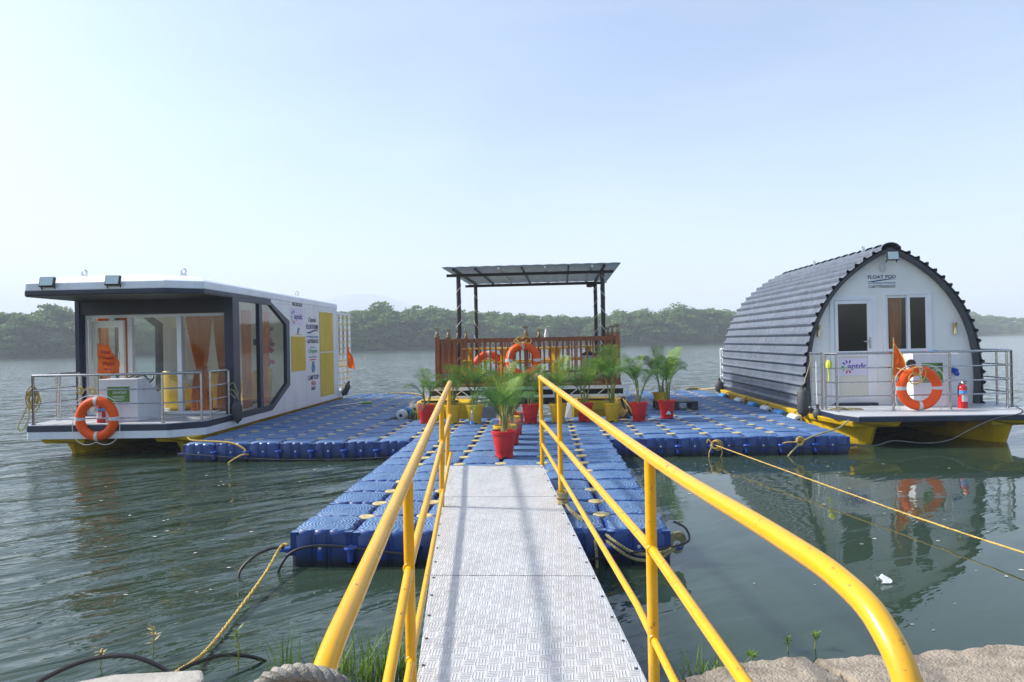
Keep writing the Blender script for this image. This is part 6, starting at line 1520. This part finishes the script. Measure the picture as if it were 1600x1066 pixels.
rope_thing('grey_cable', [(8.34, 6.5, .51), (8.05, 5.9, .502), (7.7, 5.50, .49), (7.35, 5.47, .43), (6.95, 5.4, .28), (6.6, 5.35, .13), (6.2, 5.3, .10), (5.75, 5.25, .15), (5.45, 5.15, .10), (5.1, 5.02, .12)], .009, M['greyrub'], 'grey cable sagging below the pod bow to the dock corner', 'cable')
mb = MB()
for i in range(6): mb.tube(smooth([(4.5 + .04 * i, 14.35, ZT + .03), (4.62 + .05 * i, 14.30, ZT + .07), (4.8 + .02 * i, 14.38, ZT + .03), (4.62, 14.42, ZT + .02)], 5, True), .014, 6, closed=True)
mb.tube(smooth([(4.8, 14.36, ZT + .03), (5.0, 14.0, ZT + .05), (5.15, 13.4, .42), (5.2, 13.1, .55)], 6), .014, 6)
tag(mb.build('rope_heap', M['rope'], None, True), 'heap of tan rope at the far corner of the right dock arm', 'rope')
rope_thing('mooring_rope', [(-4.0, 14.72, ZT + .02), (-3.4, 14.62, ZT + .03), (-3.0, 14.1, ZT + .03), (-2.6, 13.4, ZT + .02), (-2.55, 12.4, ZT + .05), (-1.9, 11.2, .55)], .016, M['rope'], 'tan rope lying across the far end of the left dock arm')
# heavy hawser thrown over the left handrail end
mb = MB()
for i in range(4):
    pts = []
    for k in range(15):
        a = R(-60) + R(250) * k / 14 + .1 * i; r1, r2 = .085 - .012 * i, .048 - .010 * i
        pts.append((.072 + r1 * math.cos(a) + .006 * i, -4.13 + .018 * i - .01 * math.sin(a), 1.085 + r2 * math.sin(a) - .008 * i))
    strand_rope(mb, pts, .0155, turns_per_m=15, seg=5)
tag(mb.build('hawser_coil', M['ropegrey'], None, True), 'thick grey twisted rope wound over the end of the left handrail', 'rope')

# ================================================================== BANK PLANTS
def blades(n, area, hmin, hmax, seed, lean=.35, wd=.006):
    g = random.Random(seed); mb = MB()
    for i in range(n):
        x, y = area(g); h = g.uniform(hmin, hmax) * (1 if g.random() > .25 else .6); a = g.uniform(0, 6.28); ln = g.uniform(.05, lean); dx, dy = math.cos(a), math.sin(a); px, py = -dy * wd * g.uniform(.6, 1.2), dx * wd
        vs = []; K = 5
        for k in range(K + 1):
            t = k / K; w_ = (1 - t ** 1.5) * .95 + .05; cx, cy, cz = x + dx * ln * h * t * t, y + dy * ln * h * t * t, -.04 + h * (t - .18 * ln * t * t)
            vs += [(cx - px * w_, cy - py * w_, cz), (cx + px * w_, cy + py * w_, cz)]
        mb.add(vs, [(2 * k, 2 * k + 1, 2 * k + 3, 2 * k + 2) for k in range(K)])
    return mb
mb = blades(330, lambda g: (g.choice((g.gauss(-.42, .2), g.gauss(-.25, .14), g.uniform(-.95, -.1))), -1.80 + g.gauss(.03, .07)), .08, .33, 31, .8, .005)
tag(link('grass', mb.mesh('grass', M['grass'])), 'bright green reeds growing at the water edge left of the gangway', 'grass', kind='stuff')
mb = blades(60, lambda g: (g.choice((g.gauss(1.30, .10), g.gauss(1.38, .06))), edge_y(1.3) + g.gauss(-.02, .03)), .05, .2, 33, .8)
tag(link('grass', mb.mesh('grass', M['grass'])), 'thin grass tuft at the water edge right of the gangway', 'grass', kind='stuff')
mb = blades(90, lambda g: ((lambda yy: (1.97 - .315 * (yy + 1.8) + g.gauss(0, .02), yy))(g.uniform(-2.2, -1.75))[0], g.uniform(-2.15, -1.78)), .02, .06, 37, .9)
tag(link('weeds', mb.mesh('weeds', M['grass'])), 'low weeds in the crack of the concrete ledge', 'weeds', kind='stuff')
def sprig(x, y, h, seed, label, m_='grass'):
    g = random.Random(seed); t = root('water_weed', (x, y, -.05), label, 'plant', 'water weeds by the bank'); mb = MB(); mb.tube([(x, y, -.05), (x + .01, y, h * .6), (x + g.uniform(-.02, .02), y, h)], .004, 5); mb.build('stalk', M['stem'], t)
    mb = MB()
    for i in range(16):
        z = h * g.uniform(.45, 1.0); a = g.uniform(0, 6.28); L = g.uniform(.025, .055); d = Vector((math.cos(a), math.sin(a), g.uniform(.1, .8))).normalized(); w_ = Vector((-d.y, d.x, 0)).normalized() * .008; p = Vector((x + .005, y, z)); mb.add([p, p + d * L * .5 + w_, p + d * L, p + d * L * .5 - w_], [(0, 1, 2, 3)])
    mb.build('leaves', M[m_], t)
for i, (x, y, h, lb) in enumerate(((1.86, -1.50, .07, 'left of two leafy weeds by the concrete edge under the right handrail'), (2.02, -1.47, .085, 'right of two leafy weeds by the concrete edge under the right handrail'), (-1.92, -1.72, .11, 'withered weed standing in the water at the lower left, left of two'), (-1.72, -1.55, .16, 'withered weed standing in the water at the lower left, right of two'), (1.62, -1.64, .05, 'tiny weed at the slab edge close to the gangway grass'), (-1.15, -1.72, .22, 'single green stem beside the yellow bank rope'))):
    sprig(x, y, h, 50 + i, lb, 'grass' if i not in (2, 3) else 'dry')

# flecks of foam, seed husks and leaf bits drifting on the water
mb = MB(); g8 = random.Random(88)
for i in range(150):
    x, y = (g8.uniform(1.7, 7.5), g8.uniform(-1.3, 4.7)) if i < 85 else (g8.uniform(-7, -1.7), g8.uniform(-1.6, 4.6)); r_ = g8.uniform(.006, .022); a = g8.uniform(0, 6.28); k = g8.uniform(.35, .9)
    vs = [(x + r_ * math.cos(a + t) * (1 if t % 2 else k), y + r_ * math.sin(a + t) * k, .004) for t in (0, 1.1, 2.2, 3.2, 4.2, 5.3)]
    mb.add(vs, [(0, 1, 2, 3, 4, 5)])
tag(link('floating_flecks', mb.mesh('floating_flecks', mat('foam_fleck', (.55, .52, .44), .8, var=.5, vscale=3))), 'tiny pale flecks of debris drifting on the water', 'debris', kind='stuff')

# ------------------------------------------------------------------ haze: one closed box of even thin air
mb = MB(); mb.box(-2700, 2700, -90, 2800, -1.5, 186)
hz = link('haze', mb.mesh('haze', None)); tag(hz, 'pale bluish haze filling the air over the river', 'haze', kind='stuff')
hm = bpy.data.materials.new('haze_air'); hm.use_nodes = True; n = hm.node_tree.nodes; n.remove(n['Principled BSDF'])
pv = n.new('ShaderNodeVolumePrincipled'); pv.inputs['Color'].default_value = (0.84, 0.91, 1.0, 1); pv.inputs['Density'].default_value = 0.0010; pv.inputs['Anisotropy'].default_value = 0.0
hm.node_tree.links.new(pv.outputs[0], n['Material Output'].inputs['Volume']); hz.data.materials.append(hm)
